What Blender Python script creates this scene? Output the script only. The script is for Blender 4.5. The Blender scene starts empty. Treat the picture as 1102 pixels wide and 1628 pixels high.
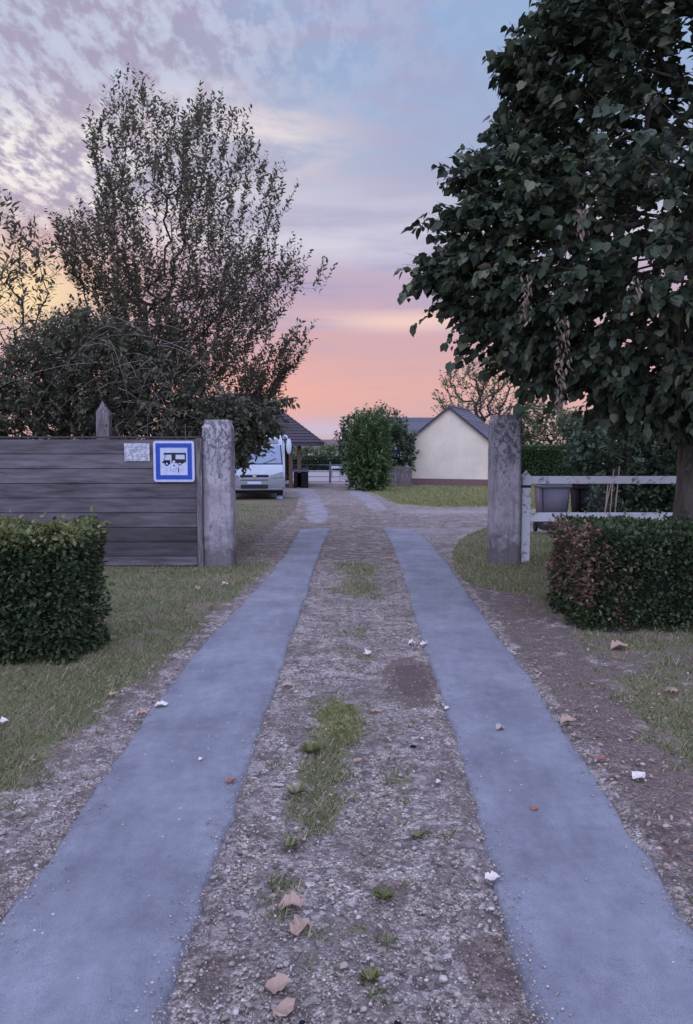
import bpy, bmesh, math, random
import numpy as np
from mathutils import Vector, Matrix
random.seed(7); rng = np.random.default_rng(7)
R = math.radians
scene = bpy.context.scene
col = scene.collection

# ------------------------------------------------------------------ camera
FPX, CX, CY, HOR, CAMZ = 1223.0, 551.0, 814.0, 705.0, 1.6
PITCH = math.atan((CY - HOR) / FPX)
cd = bpy.data.cameras.new('camera'); cam = bpy.data.objects.new('camera', cd); col.objects.link(cam)
cam.location = (0, 0, CAMZ); cam.rotation_euler = (math.pi / 2 - PITCH, 0, 0)
cd.sensor_fit = 'VERTICAL'; cd.sensor_height = 24; cd.lens = 24 * FPX / 1628
cd.clip_start = 0.05; cd.clip_end = 3000
scene.camera = cam
scene.view_settings.view_transform = 'Standard'; scene.view_settings.look = 'None'
scene.view_settings.exposure = 0.0; scene.view_settings.gamma = 1.0

# ------------------------------------------------------------------ world: dusk sky with pink lit cloud
SUN_AZ, SUN_EL = R(-22), R(2)          # azimuth from +Y towards +X
world = bpy.data.worlds.new('World'); scene.world = world; world.use_nodes = True
def build_world():
    nt = world.node_tree; nt.nodes.clear(); N = nt.nodes.new; L = nt.links.new
    def math_(op, a, b=None, c=None, clamp=False):
        n = N('ShaderNodeMath'); n.operation = op; n.use_clamp = clamp
        for i, v in enumerate((a, b, c)):
            if v is None: continue
            if isinstance(v, (int, float)): n.inputs[i].default_value = v
            else: L(v, n.inputs[i])
        return n.outputs[0]
    def mr(v, a, b, c, d, mode='SMOOTHSTEP'):
        n = N('ShaderNodeMapRange'); n.interpolation_type = mode
        L(v, n.inputs['Value']); n.inputs['From Min'].default_value = a; n.inputs['From Max'].default_value = b
        n.inputs['To Min'].default_value = c; n.inputs['To Max'].default_value = d
        return n.outputs['Result']
    def mix(f, a, b):
        n = N('ShaderNodeMix'); n.data_type = 'RGBA'; n.blend_type = 'MIX'
        if isinstance(f, float): n.inputs[0].default_value = f
        else: L(f, n.inputs[0])
        for k, v in ((6, a), (7, b)):
            if isinstance(v, tuple): n.inputs[k].default_value = (*[s2l(c) for c in v], 1)
            else: L(v, n.inputs[k])
        return n.outputs[2]
    def s2l(c):
        c /= 255; return c / 12.92 if c <= .04045 else ((c + .055) / 1.055) ** 2.4
    tc = N('ShaderNodeTexCoord'); sep = N('ShaderNodeSeparateXYZ'); L(tc.outputs['Generated'], sep.inputs[0])
    x, y, z = sep.outputs
    el = math_('MULTIPLY', math_('ARCSINE', z), 57.2958)
    az = math_('MULTIPLY', math_('ARCTAN2', x, y), 57.2958)
    # cloud-layer coordinates: direction hit on a plane overhead
    zz = math_('ADD', math_('MAXIMUM', z, 0.0), 0.10)
    cxn = math_('DIVIDE', x, zz); cyn = math_('DIVIDE', y, zz)
    comb = N('ShaderNodeCombineXYZ'); L(cxn, comb.inputs[0]); L(cyn, comb.inputs[1])
    def noise(scale, detail, rough, vec, dist=0.0, sx=1, sy=1, rot=0):
        mp = N('ShaderNodeMapping'); L(vec, mp.inputs['Vector']); mp.inputs['Scale'].default_value = (sx, sy, 1)
        mp.inputs['Rotation'].default_value = (0, 0, rot)
        n = N('ShaderNodeTexNoise'); n.inputs['Scale'].default_value = scale; n.inputs['Detail'].default_value = detail
        n.inputs['Roughness'].default_value = rough; n.inputs['Distortion'].default_value = dist
        L(mp.outputs[0], n.inputs['Vector']); return n.outputs['Fac']
    big = noise(0.55, 5, .55, comb.outputs[0], .4)
    wisp = noise(1.7, 8, .62, comb.outputs[0], .25, 1.0, 1.7, R(-20))
    mott = noise(13, 8, .62, comb.outputs[0], .15, 1.5, .7, R(30))
    streak = noise(1.0, 5, .55, comb.outputs[0], .4, .55, 1.8, R(6))
    eld = math_('ADD', el, math_('MULTIPLY', math_('SUBTRACT', big, .5), 5.5))
    ramp = N('ShaderNodeValToRGB'); L(mr(eld, -2, 90, 0, 1, 'LINEAR'), ramp.inputs[0])
    stops = [(-2, (205, 165, 178)), (1.0, (222, 182, 188)), (3.6, (238, 184, 178)), (6.0, (229, 182, 184)), (9.0, (212, 178, 196)),
             (11.5, (202, 182, 204)), (14.5, (200, 198, 222)), (18, (180, 188, 218)), (24, (160, 184, 222)), (32, (160, 186, 226)),
             (50, (158, 176, 232)), (90, (172, 182, 240))]
    cr = ramp.color_ramp
    while len(cr.elements) < len(stops): cr.elements.new(.5)
    for e, (d, c) in zip(cr.elements, stops):
        e.position = (d + 2) / 92; e.color = (*[s2l(v) for v in c], 1)
    nish = N('ShaderNodeTexSky'); nish.sky_type = 'NISHITA'; nish.sun_disc = False
    nish.sun_elevation = SUN_EL; nish.sun_rotation = SUN_AZ; nish.altitude = 50
    ns = N('ShaderNodeVectorMath'); ns.operation = 'SCALE'; L(nish.outputs[0], ns.inputs[0]); ns.inputs['Scale'].default_value = 0.02
    c = mix(0.10, ramp.outputs[0], ns.outputs[0])
    # mauve cloud wisps across the blue
    m = mr(wisp, .45, .60, 0, .9)
    m = math_('MULTIPLY', m, mr(el, 5, 13, 0.1, 1))
    m = math_('MULTIPLY', m, math_('MAXIMUM', mr(az, -2, 16, 1, .15), mr(el, 15, 21, .8, 0)))
    c = mix(m, c, (170, 168, 200))
    # thick mauve layer to the left, mottled with light cream gaps
    left = mr(math_('ADD', az, math_('MULTIPLY', math_('SUBTRACT', big, .5), 26)), -17, 2, 1, 0)
    left = math_('MULTIPLY', left, mr(el, 8, 13, 0, 1)); left = math_('MULTIPLY', left, mr(el, 24, 36, 1, .25))
    c = mix(math_('MULTIPLY', left, .85), c, mix(mr(el, 12, 17, 0, 1), (192, 160, 172), (172, 160, 184)))
    patchy = noise(2.1, 4, .55, comb.outputs[0], .3); gap = mr(math_('ADD', mott, math_('MULTIPLY', math_('SUBTRACT', patchy, .5), .7)), .42, .68, 0, .95); gap = math_('MULTIPLY', gap, mr(left, .25, .9, 0, 1))
    warm = mr(el, 15, 22, 1, 0)
    warmc = mix(warm, (196, 200, 224), (246, 232, 230))
    c = mix(math_('MULTIPLY', gap, mr(el, 11, 17, .5, .95)), c, warmc)
    # bright bands
    def blob(a0, e0, sa, se, amt, colr, cc, tex=None):
        da = math_('DIVIDE', math_('SUBTRACT', az, a0), sa); de = math_('DIVIDE', math_('SUBTRACT', el, e0), se)
        r2 = math_('ADD', math_('MULTIPLY', da, da), math_('MULTIPLY', de, de))
        g = math_('POWER', 2.71828, math_('MULTIPLY', r2, -1.0)); g = math_('MULTIPLY', g, amt)
        if tex is not None: g = math_('MULTIPLY', g, tex)
        return mix(g, cc, colr)
    t2 = mr(streak, .36, .6, .1, 1)
    c = blob(6, 14.2, 22, 1.5, .85, (226, 220, 234), c, t2)
    c = blob(-8, 20.5, 7, 3.0, .95, (244, 232, 230), c, mr(wisp, .40, .58, .15, 1))
    c = blob(-14, 27, 16, 4.5, .7, (196, 204, 228), c, mr(mott, .42, .60, 0, 1))
    c = blob(-2, 16.8, 11, 1.3, .7, (214, 208, 224), c, t2)
    c = blob(3, 11.6, 14, 1.3, .5, (186, 168, 196), c, t2)
    c = blob(5, 8.8, 9, .75, .8, (250, 214, 200), c, t2)
    c = blob(-20, 11.5, 9, 2.6, .45, (240, 180, 170), c)
    c = blob(-22, 18.5, 8, 3.2, .95, (255, 248, 242), c, mr(mott, .38, .62, 0, .9))
    c = blob(-22.5, 10.0, 5, 2.6, .95, (255, 226, 178), c)
    c = blob(-6, 3.6, 6, 2.4, .5, (246, 180, 166), c)
    c = blob(-2.0, 1.0, 3.6, .8, .8, (202, 192, 216), c)
    # unseen sky overhead and behind the camera, brightened to lift the foreground light
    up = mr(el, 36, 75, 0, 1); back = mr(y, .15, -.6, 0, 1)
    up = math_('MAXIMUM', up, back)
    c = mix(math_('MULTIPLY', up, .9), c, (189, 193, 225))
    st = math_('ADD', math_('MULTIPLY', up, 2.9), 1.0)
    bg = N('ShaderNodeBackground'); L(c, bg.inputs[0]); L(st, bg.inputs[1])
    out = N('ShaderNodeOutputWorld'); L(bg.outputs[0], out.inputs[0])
build_world()
sd = bpy.data.lights.new('sun', 'SUN'); sun = bpy.data.objects.new('sun', sd); col.objects.link(sun)
sd.energy = 0.25; sd.angle = R(25); sd.color = (1.0, .74, .66)
sv = Vector((math.sin(SUN_AZ) * math.cos(R(9)), math.cos(SUN_AZ) * math.cos(R(9)), math.sin(R(9))))
sun.rotation_euler = sv.to_track_quat('Z', 'Y').to_euler()

# ------------------------------------------------------------------ helpers
def interp(x, xs, ys): return np.interp(x, xs, ys)
def gz(x, y):
    """height of the ground: level to the gate posts, then falling gently away"""
    return np.interp(y, [-50, 10, 30, 46, 90, 3000], [0, 0, -.6, -.8, -1.2, -1.2])
def ray(px, py):
    a = (px - CX) / FPX; b = (CY - py) / FPX; c, s = math.cos(PITCH), math.sin(PITCH)
    return a, c + b * s, -s + b * c
def G(px, py):
    """ground point seen at a pixel of the photograph"""
    d = ray(px, py); lo, hi = .5, 400.
    for _ in range(60):
        m = (lo + hi) / 2
        if CAMZ + d[2] / d[1] * m > gz(0, m): lo = m
        else: hi = m
    return (d[0] / d[1] * lo, lo)
def W(px, py, Y):
    d = ray(px, py); return (d[0] / d[1] * Y, Y, CAMZ + d[2] / d[1] * Y)

def vnoise(x, y, seed=0):
    xi = np.floor(x).astype(np.int64); yi = np.floor(y).astype(np.int64); xf = x - xi; yf = y - yi
    def h(a, b):
        n = (a * 374761393 + b * 668265263 + seed * 974634777) & 0xffffffff
        n = ((n ^ (n >> 13)) * 1274126177) & 0xffffffff
        return ((n ^ (n >> 16)) & 0xffff) / 65535.0
    u = xf * xf * (3 - 2 * xf); v = yf * yf * (3 - 2 * yf)
    return (h(xi, yi) * (1 - u) + h(xi + 1, yi) * u) * (1 - v) + (h(xi, yi + 1) * (1 - u) + h(xi + 1, yi + 1) * u) * v
def fbm(x, y, s, seed=0, o=4):
    t = 0; a = .5; tot = 0
    for i in range(o):
        t = t + a * vnoise(x * s * 2 ** i, y * s * 2 ** i, seed + i); tot += a; a *= .55
    return t / tot

def tag(o, label=None, cat=None, group=None, kind=None):
    if label: o['label'] = label
    if cat: o['category'] = cat
    if group: o['group'] = group
    if kind: o['kind'] = kind
    return o
def empty(name, loc, rz=0, **k):
    o = bpy.data.objects.new(name, None); col.objects.link(o); o.location = loc; o.rotation_euler = (0, 0, rz)
    o.empty_display_size = .1
    return tag(o, **k)
def link(name, me, material, parent=None, smooth=False):
    o = bpy.data.objects.new(name, me); col.objects.link(o)
    if material is not None:
        for m in (material if isinstance(material, (list, tuple)) else [material]): me.materials.append(m)
    if parent is not None: o.parent = parent
    if smooth: me.polygons.foreach_set('use_smooth', np.ones(len(me.polygons), bool))
    return o
def npmesh(name, V, F, k=None):
    """V (n,3); F (m,k) index array, or flat with totals k"""
    me = bpy.data.meshes.new(name); V = np.asarray(V, np.float32)
    me.vertices.add(len(V)); me.vertices.foreach_set('co', V.ravel())
    if k is None:
        F = np.asarray(F, np.int32); tot = np.full(len(F), F.shape[1], np.int32); flat = F.ravel()
    else: flat = np.asarray(F, np.int32); tot = np.asarray(k, np.int32)
    me.loops.add(len(flat)); me.loops.foreach_set('vertex_index', flat)
    st = np.concatenate([[0], np.cumsum(tot)[:-1]]).astype(np.int32)
    me.polygons.add(len(tot)); me.polygons.foreach_set('loop_start', st); me.polygons.foreach_set('loop_total', tot)
    me.update(calc_edges=True); me.validate(); return me
class MB:
    """collects simple solids into one mesh"""
    def __init__(s): s.bm = bmesh.new()
    def box(s, c, d, rz=0, rx=0, ry=0, bev=0):
        m = Matrix.Translation(c) @ Matrix.Rotation(rz, 4, 'Z') @ Matrix.Rotation(ry, 4, 'Y') @ Matrix.Rotation(rx, 4, 'X') @ Matrix.Diagonal((*d, 1))
        r = bmesh.ops.create_cube(s.bm, size=1, matrix=m)
        if bev:
            es = list({e for v in r['verts'] for e in v.link_edges})
            bmesh.ops.bevel(s.bm, geom=es, offset=bev, segments=2, affect='EDGES', profile=.5)
        return s
    def cyl(s, a, b, r, r2=None, n=12, caps=True):
        a = Vector(a); b = Vector(b); d = b - a
        m = Matrix.Translation((a + b) / 2) @ d.to_track_quat('Z', 'Y').to_matrix().to_4x4()
        bmesh.ops.create_cone(s.bm, cap_ends=caps, segments=n, radius1=r, radius2=r if r2 is None else r2, depth=d.length, matrix=m); return s
    def tube(s, pts, r, n=8):
        for a, b in zip(pts[:-1], pts[1:]): s.cyl(a, b, r, n=n)
        return s
    def poly(s, pts, th, axis='y'):
        """polygon in x,z extruded by th along y (or any list of 3d points extruded by vector th)"""
        vs = [s.bm.verts.new(p) for p in pts]; f = s.bm.faces.new(vs)
        r = bmesh.ops.extrude_face_region(s.bm, geom=[f])
        ev = [g for g in r['geom'] if isinstance(g, bmesh.types.BMVert)]
        bmesh.ops.translate(s.bm, verts=ev, vec=th)
        return s
    def sphere(s, c, r, sc=(1, 1, 1), u=16, v=10):
        m = Matrix.Translation(c) @ Matrix.Diagonal((*sc, 1)); bmesh.ops.create_uvsphere(s.bm, u_segments=u, v_segments=v, radius=r, matrix=m); return s
    def build(s, name, material, parent=None, smooth=False):
        bmesh.ops.recalc_face_normals(s.bm, faces=s.bm.faces)
        me = bpy.data.meshes.new(name); s.bm.to_mesh(me); s.bm.free()
        o = link(name, me, material, parent, smooth)
        return o

# ------------------------------------------------------------------ materials
def new_mat(name):
    m = bpy.data.materials.new(name); m.use_nodes = True; nt = m.node_tree
    return m, nt, nt.nodes['Principled BSDF']
def mat(name, c1, c2=None, scale=8, rough=.75, bump=0, stretch=(1, 1, 1), detail=6, lo=.35, hi=.65, metal=0, island=0, coord='Object', bscale=None, spec=.3):
    m, nt, b = new_mat(name); N = nt.nodes.new; L = nt.links.new
    b.inputs['Roughness'].default_value = rough; b.inputs['Metallic'].default_value = metal
    b.inputs['Specular IOR Level'].default_value = spec
    if c2 is None: c2 = tuple(v * .75 for v in c1)
    tc = N('ShaderNodeTexCoord'); mp = N('ShaderNodeMapping'); mp.inputs['Scale'].default_value = stretch
    L(tc.outputs[coord], mp.inputs[0])
    n = N('ShaderNodeTexNoise'); n.inputs['Scale'].default_value = scale; n.inputs['Detail'].default_value = detail; n.inputs['Roughness'].default_value = .62
    L(mp.outputs[0], n.inputs['Vector'])
    r = N('ShaderNodeMapRange'); L(n.outputs['Fac'], r.inputs[0]); r.inputs[1].default_value = lo; r.inputs[2].default_value = hi
    mx = N('ShaderNodeMix'); mx.data_type = 'RGBA'; L(r.outputs[0], mx.inputs[0])
    mx.inputs[6].default_value = (*c2, 1); mx.inputs[7].default_value = (*c1, 1)
    out = mx.outputs[2]
    if island:
        g = N('ShaderNodeNewGeometry'); hv = N('ShaderNodeHueSaturation'); L(out, hv.inputs['Color'])
        rr = N('ShaderNodeMapRange'); L(g.outputs['Random Per Island'], rr.inputs[0]); rr.inputs[3].default_value = 1 - island; rr.inputs[4].default_value = 1 + island
        L(rr.outputs[0], hv.inputs['Value']); out = hv.outputs[0]
    L(out, b.inputs['Base Color'])
    if bump:
        bp = N('ShaderNodeBump'); bp.inputs['Strength'].default_value = bump; bp.inputs['Distance'].default_value = .01
        src = n
        if bscale:
            src = N('ShaderNodeTexNoise'); src.inputs['Scale'].default_value = bscale; src.inputs['Detail'].default_value = 4; L(mp.outputs[0], src.inputs['Vector'])
        L(src.outputs['Fac'], bp.inputs['Height']); L(bp.outputs[0], b.inputs['Normal'])
    return m
def leafmat(name, cols, rough=.55, trans=.25, spec=.35):
    """one colour per leaf, drawn from a short list"""
    m, nt, b = new_mat(name); N = nt.nodes.new; L = nt.links.new
    g = N('ShaderNodeNewGeometry'); r = N('ShaderNodeValToRGB'); L(g.outputs['Random Per Island'], r.inputs[0])
    cr = r.color_ramp
    while len(cr.elements) < len(cols): cr.elements.new(.5)
    for i, (e, c) in enumerate(zip(cr.elements, cols)): e.position = i / (len(cols) - 1); e.color = (*c, 1)
    L(r.outputs[0], b.inputs['Base Color']); b.inputs['Roughness'].default_value = rough; b.inputs['Specular IOR Level'].default_value = spec
    t = N('ShaderNodeBsdfTranslucent'); hs = N('ShaderNodeHueSaturation'); hs.inputs['Value'].default_value = 1.5; L(r.outputs[0], hs.inputs['Color']); L(hs.outputs[0], t.inputs['Color'])
    mx = N('ShaderNodeMixShader'); mx.inputs[0].default_value = trans
    o = nt.nodes['Material Output']; L(b.outputs[0], mx.inputs[1]); L(t.outputs[0], mx.inputs[2]); L(mx.outputs[0], o.inputs[0])
    return m
M = {}
M['bark'] = mat('bark', (.10, .085, .075), (.035, .032, .03), 14, .9, .8, (1, 1, .25))
M['bark_dark'] = mat('bark_dark', (.05, .045, .042), (.02, .018, .018), 14, .9, .6, (1, 1, .3))
M['twig'] = mat('twig', (.11, .09, .085), (.05, .04, .04), 20, .9)
M['deadtwig'] = mat('dead_twig', (.22, .18, .17), (.10, .08, .08), 8, .9)
M['linden'] = leafmat('linden_leaf', [(.018, .034, .02), (.03, .052, .03), (.04, .06, .042), (.06, .082, .045), (.035, .05, .038), (.085, .10, .07), (.13, .13, .07)], .6, .15, .3)
M['shrubleaf'] = leafmat('shrub_leaf', [(.055, .055, .042), (.085, .10, .045), (.085, .07, .06), (.12, .085, .07), (.08, .09, .05), (.11, .09, .085)], .6, .35)
M['thicket'] = leafmat('thicket_leaf', [(.05, .07, .04), (.085, .10, .055), (.06, .065, .05), (.12, .12, .075), (.07, .08, .055), (.10, .085, .07)], .65, .2)
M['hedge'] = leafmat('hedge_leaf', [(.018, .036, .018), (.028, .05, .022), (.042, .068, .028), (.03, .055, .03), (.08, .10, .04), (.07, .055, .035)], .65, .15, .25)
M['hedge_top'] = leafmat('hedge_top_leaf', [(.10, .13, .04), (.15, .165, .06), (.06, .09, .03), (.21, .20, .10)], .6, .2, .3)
M['hedge_brown'] = leafmat('hedge_brown_leaf', [(.20, .11, .085), (.13, .075, .06), (.26, .16, .12), (.10, .065, .05), (.06, .07, .035)], .6, .15)
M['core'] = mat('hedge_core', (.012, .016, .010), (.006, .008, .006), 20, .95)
M['bamboo'] = leafmat('bamboo_leaf', [(.05, .095, .032), (.075, .13, .04), (.045, .08, .035), (.10, .14, .05)], .5, .25)
M['farleaf'] = leafmat('far_leaf', [(.03, .055, .03), (.05, .08, .04), (.04, .065, .045), (.065, .09, .045)], .6, .2)
M['farlight'] = leafmat('far_light_leaf', [(.07, .11, .05), (.10, .14, .06), (.08, .12, .06), (.13, .15, .07)], .6, .2)
M['clipped'] = leafmat('clipped_leaf', [(.035, .075, .028), (.05, .095, .035), (.045, .08, .038)], .6, .2)
M['dry'] = leafmat('dry_bract', [(.16, .11, .09), (.10, .07, .06), (.22, .16, .13), (.07, .06, .04)], .8, .15)
M['fallen'] = leafmat('fallen_leaf', [(.24, .185, .155), (.32, .26, .225), (.19, .135, .11), (.12, .08, .065), (.22, .165, .135), (.36, .30, .27)], .8, .1)
M['grassblade'] = leafmat('grass_blade', [(.06, .085, .035), (.10, .13, .05), (.22, .20, .13), (.11, .14, .06), (.36, .31, .23), (.09, .125, .045), (.20, .19, .12)], .7, .3, .2)
M['lushblade'] = leafmat('lush_blade', [(.08, .11, .04), (.13, .145, .055), (.18, .17, .08)], .7, .3, .2)

# ground shader, driven by the painted cover masks
def ground_material():
    m, nt, b = new_mat('ground_cover'); N = nt.nodes.new; L = nt.links.new
    geo = N('ShaderNodeNewGeometry')
    def attr(n):
        a = N('ShaderNodeAttribute'); a.attribute_name = n; return a.outputs['Fac']
    def noise(s, d=5, r=.6, w=None):
        n = N('ShaderNodeTexNoise'); n.inputs['Scale'].default_value = s; n.inputs['Detail'].default_value = d; n.inputs['Roughness'].default_value = r
        L(geo.outputs['Position'], n.inputs['Vector']); return n.outputs['Fac']
    def mth(op, a, c, clamp=False):
        n = N('ShaderNodeMath'); n.operation = op; n.use_clamp = clamp
        for i, v in enumerate((a, c)):
            if isinstance(v, (int, float)): n.inputs[i].default_value = v
            else: L(v, n.inputs[i])
        return n.outputs[0]
    def mr(v, a, c, d=0, e=1):
        n = N('ShaderNodeMapRange'); n.interpolation_type = 'SMOOTHSTEP'; L(v, n.inputs[0])
        for i, q in zip((1, 2, 3, 4), (a, c, d, e)): n.inputs[i].default_value = q
        return n.outputs[0]
    def mix(f, a, c):
        n = N('ShaderNodeMix'); n.data_type = 'RGBA'
        if isinstance(f, float): n.inputs[0].default_value = f
        else: L(f, n.inputs[0])
        for k, v in ((6, a), (7, c)):
            if isinstance(v, tuple): n.inputs[k].default_value = (*v, 1)
            else: L(v, n.inputs[k])
        return n.outputs[2]
    def cells(scale, cols):
        v = N('ShaderNodeTexVoronoi'); v.inputs['Scale'].default_value = scale; L(geo.outputs['Position'], v.inputs['Vector'])
        s = N('ShaderNodeSeparateColor'); L(v.outputs['Color'], s.inputs[0])
        r = N('ShaderNodeValToRGB'); L(s.outputs[0], r.inputs[0]); cr = r.color_ramp
        while len(cr.elements) < len(cols): cr.elements.new(.5)
        for e, (p, c) in zip(cr.elements, cols): e.position = p; e.color = (*c, 1)
        return r.outputs[0], v.outputs['Distance']
    grass, soil, pale = attr('grass'), attr('soil'), attr('pale')
    c1, d1 = cells(110, [(0, (.065, .054, .048)), (.4, (.17, .142, .125)), (.7, (.30, .255, .23)), (.9, (.42, .38, .36)), (1, (.65, .6, .58))])
    c2, d2 = cells(38, [(0, (.07, .06, .062)), (.5, (.15, .125, .13)), (.8, (.24, .20, .205)), (1, (.5, .46, .46))])
    n_f = noise(9, 6, .65); n_m = noise(1.6, 4); n_x = noise(60, 4, .7)
    gr = mix(mr(n_f, .4, .62), c1, c2)
    gr = mix(mr(n_m, .4, .65, 0, .6), gr, (.12, .10, .10)); n_p = noise(4.5, 6, .7); gr = mix(mr(n_p, .52, .62, 0, .5), gr, (.10, .085, .07)); gr = mix(mr(n_p, .46, .36, 0, .5), gr, (.36, .32, .32))
    so = mix(mr(n_x, .35, .65), (.07, .054, .05), (.205, .162, .148)); so = mix(mr(n_f, .45, .6, 0, .45), so, (.09, .072, .066)); so = mix(mr(mth('MULTIPLY', soil, 1.0), .97, 1.0, 0, .55), so, (.075, .055, .055))
    f_s = mr(mth('ADD', soil, mth('MULTIPLY', mth('SUBTRACT', n_f, .5), 1.1)), .36, .62)
    base = mix(f_s, gr, so)
    pg = mix(mr(n_x, .35, .65), (.22, .20, .215), (.32, .30, .32))
    base = mix(mr(mth('ADD', pale, mth('MULTIPLY', mth('SUBTRACT', n_f, .5), .5)), .3, .7), base, pg)
    ga = mix(mr(n_x, .3, .7), (.055, .06, .032), (.16, .165, .085))
    dryc = mix(mr(n_x, .3, .7), (.10, .08, .06), (.26, .22, .16))
    ga = mix(mr(noise(1.1, 5), .42, .64, 0, .75), ga, dryc)
    lush = attr('lush'); ga = mix(lush, ga, mix(mr(n_x, .3, .7), (.13, .135, .055), (.22, .215, .10)))
    f_g = mr(mth('ADD', grass, mth('MULTIPLY', mth('SUBTRACT', n_f, .5), 1.2)), .38, .62)
    base = mix(f_g, base, ga)
    L(base, b.inputs['Base Color']); b.inputs['Roughness'].default_value = .92; b.inputs['Specular IOR Level'].default_value = .15
    bp = N('ShaderNodeBump'); bp.inputs['Strength'].default_value = .7; bp.inputs['Distance'].default_value = .012
    L(mth('ADD', mth('MULTIPLY', d1, -.6), mth('MULTIPLY', n_x, .8)), bp.inputs['Height']); L(bp.outputs[0], b.inputs['Normal'])
    return m
def asphalt_material():
    m, nt, b = new_mat('worn_asphalt'); N = nt.nodes.new; L = nt.links.new
    geo = N('ShaderNodeNewGeometry')
    def noise(s, d, r=.6, sc=(1, 1, 1)):
        mp = N('ShaderNodeMapping'); mp.inputs['Scale'].default_value = sc; L(geo.outputs['Position'], mp.inputs[0])
        n = N('ShaderNodeTexNoise'); n.inputs['Scale'].default_value = s; n.inputs['Detail'].default_value = d; n.inputs['Roughness'].default_value = r; L(mp.outputs[0], n.inputs['Vector']); return n.outputs['Fac']
    def ramp(v, st):
        r = N('ShaderNodeValToRGB'); L(v, r.inputs[0]); cr = r.color_ramp
        while len(cr.elements) < len(st): cr.elements.new(.5)
        for e, (p, c) in zip(cr.elements, st): e.position = p; e.color = (*c, 1)
        return r.outputs[0]
    def mul(a, c, f=1.0, mode='MULTIPLY'):
        n = N('ShaderNodeMix'); n.data_type = 'RGBA'; n.blend_type = mode
        n.inputs[0].default_value = f; L(a, n.inputs[6]); L(c, n.inputs[7]); return n.outputs[2]
    base = ramp(noise(1.7, 6), [(.3, (.165, .176, .218)), (.7, (.262, .278, .332))])
    fine = ramp(noise(260, 3, .8), [(.3, (.5, .5, .5)), (.5, (.95, .95, .95)), (.72, (1.12, 1.12, 1.12))])
    mid = mul(ramp(noise(14, 6, .72), [(.3, (.78, .78, .79)), (.7, (1, 1, 1))]), ramp(noise(3.2, 6, .7, (1, .35, 1)), [(.36, (.80, .79, .80)), (.56, (1, 1, 1))]))
    v = N('ShaderNodeTexVoronoi'); v.inputs['Scale'].default_value = 70; L(geo.outputs['Position'], v.inputs['Vector'])
    s = N('ShaderNodeSeparateColor'); L(v.outputs['Color'], s.inputs[0])
    gt = N('ShaderNodeMath'); gt.operation = 'GREATER_THAN'; gt.inputs[1].default_value = .993; L(s.outputs[1], gt.inputs[0])
    dm = N('ShaderNodeMath'); dm.operation = 'LESS_THAN'; dm.inputs[1].default_value = .33; L(v.outputs['Distance'], dm.inputs[0])
    sp = N('ShaderNodeMath'); sp.operation = 'MULTIPLY'; L(gt.outputs[0], sp.inputs[0]); L(dm.outputs[0], sp.inputs[1])
    c = mul(mul(base, fine), mid)
    st = N('ShaderNodeMix'); st.data_type = 'RGBA'; L(sp.outputs[0], st.inputs[0]); L(c, st.inputs[6]); st.inputs[7].default_value = (.45, .43, .44, 1)
    L(st.outputs[2], b.inputs['Base Color']); b.inputs['Roughness'].default_value = .8; b.inputs['Specular IOR Level'].default_value = .25
    bp = N('ShaderNodeBump'); bp.inputs['Strength'].default_value = .45; bp.inputs['Distance'].default_value = .004
    L(noise(190, 4, .75), bp.inputs['Height']); L(bp.outputs[0], b.inputs['Normal'])
    return m
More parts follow.
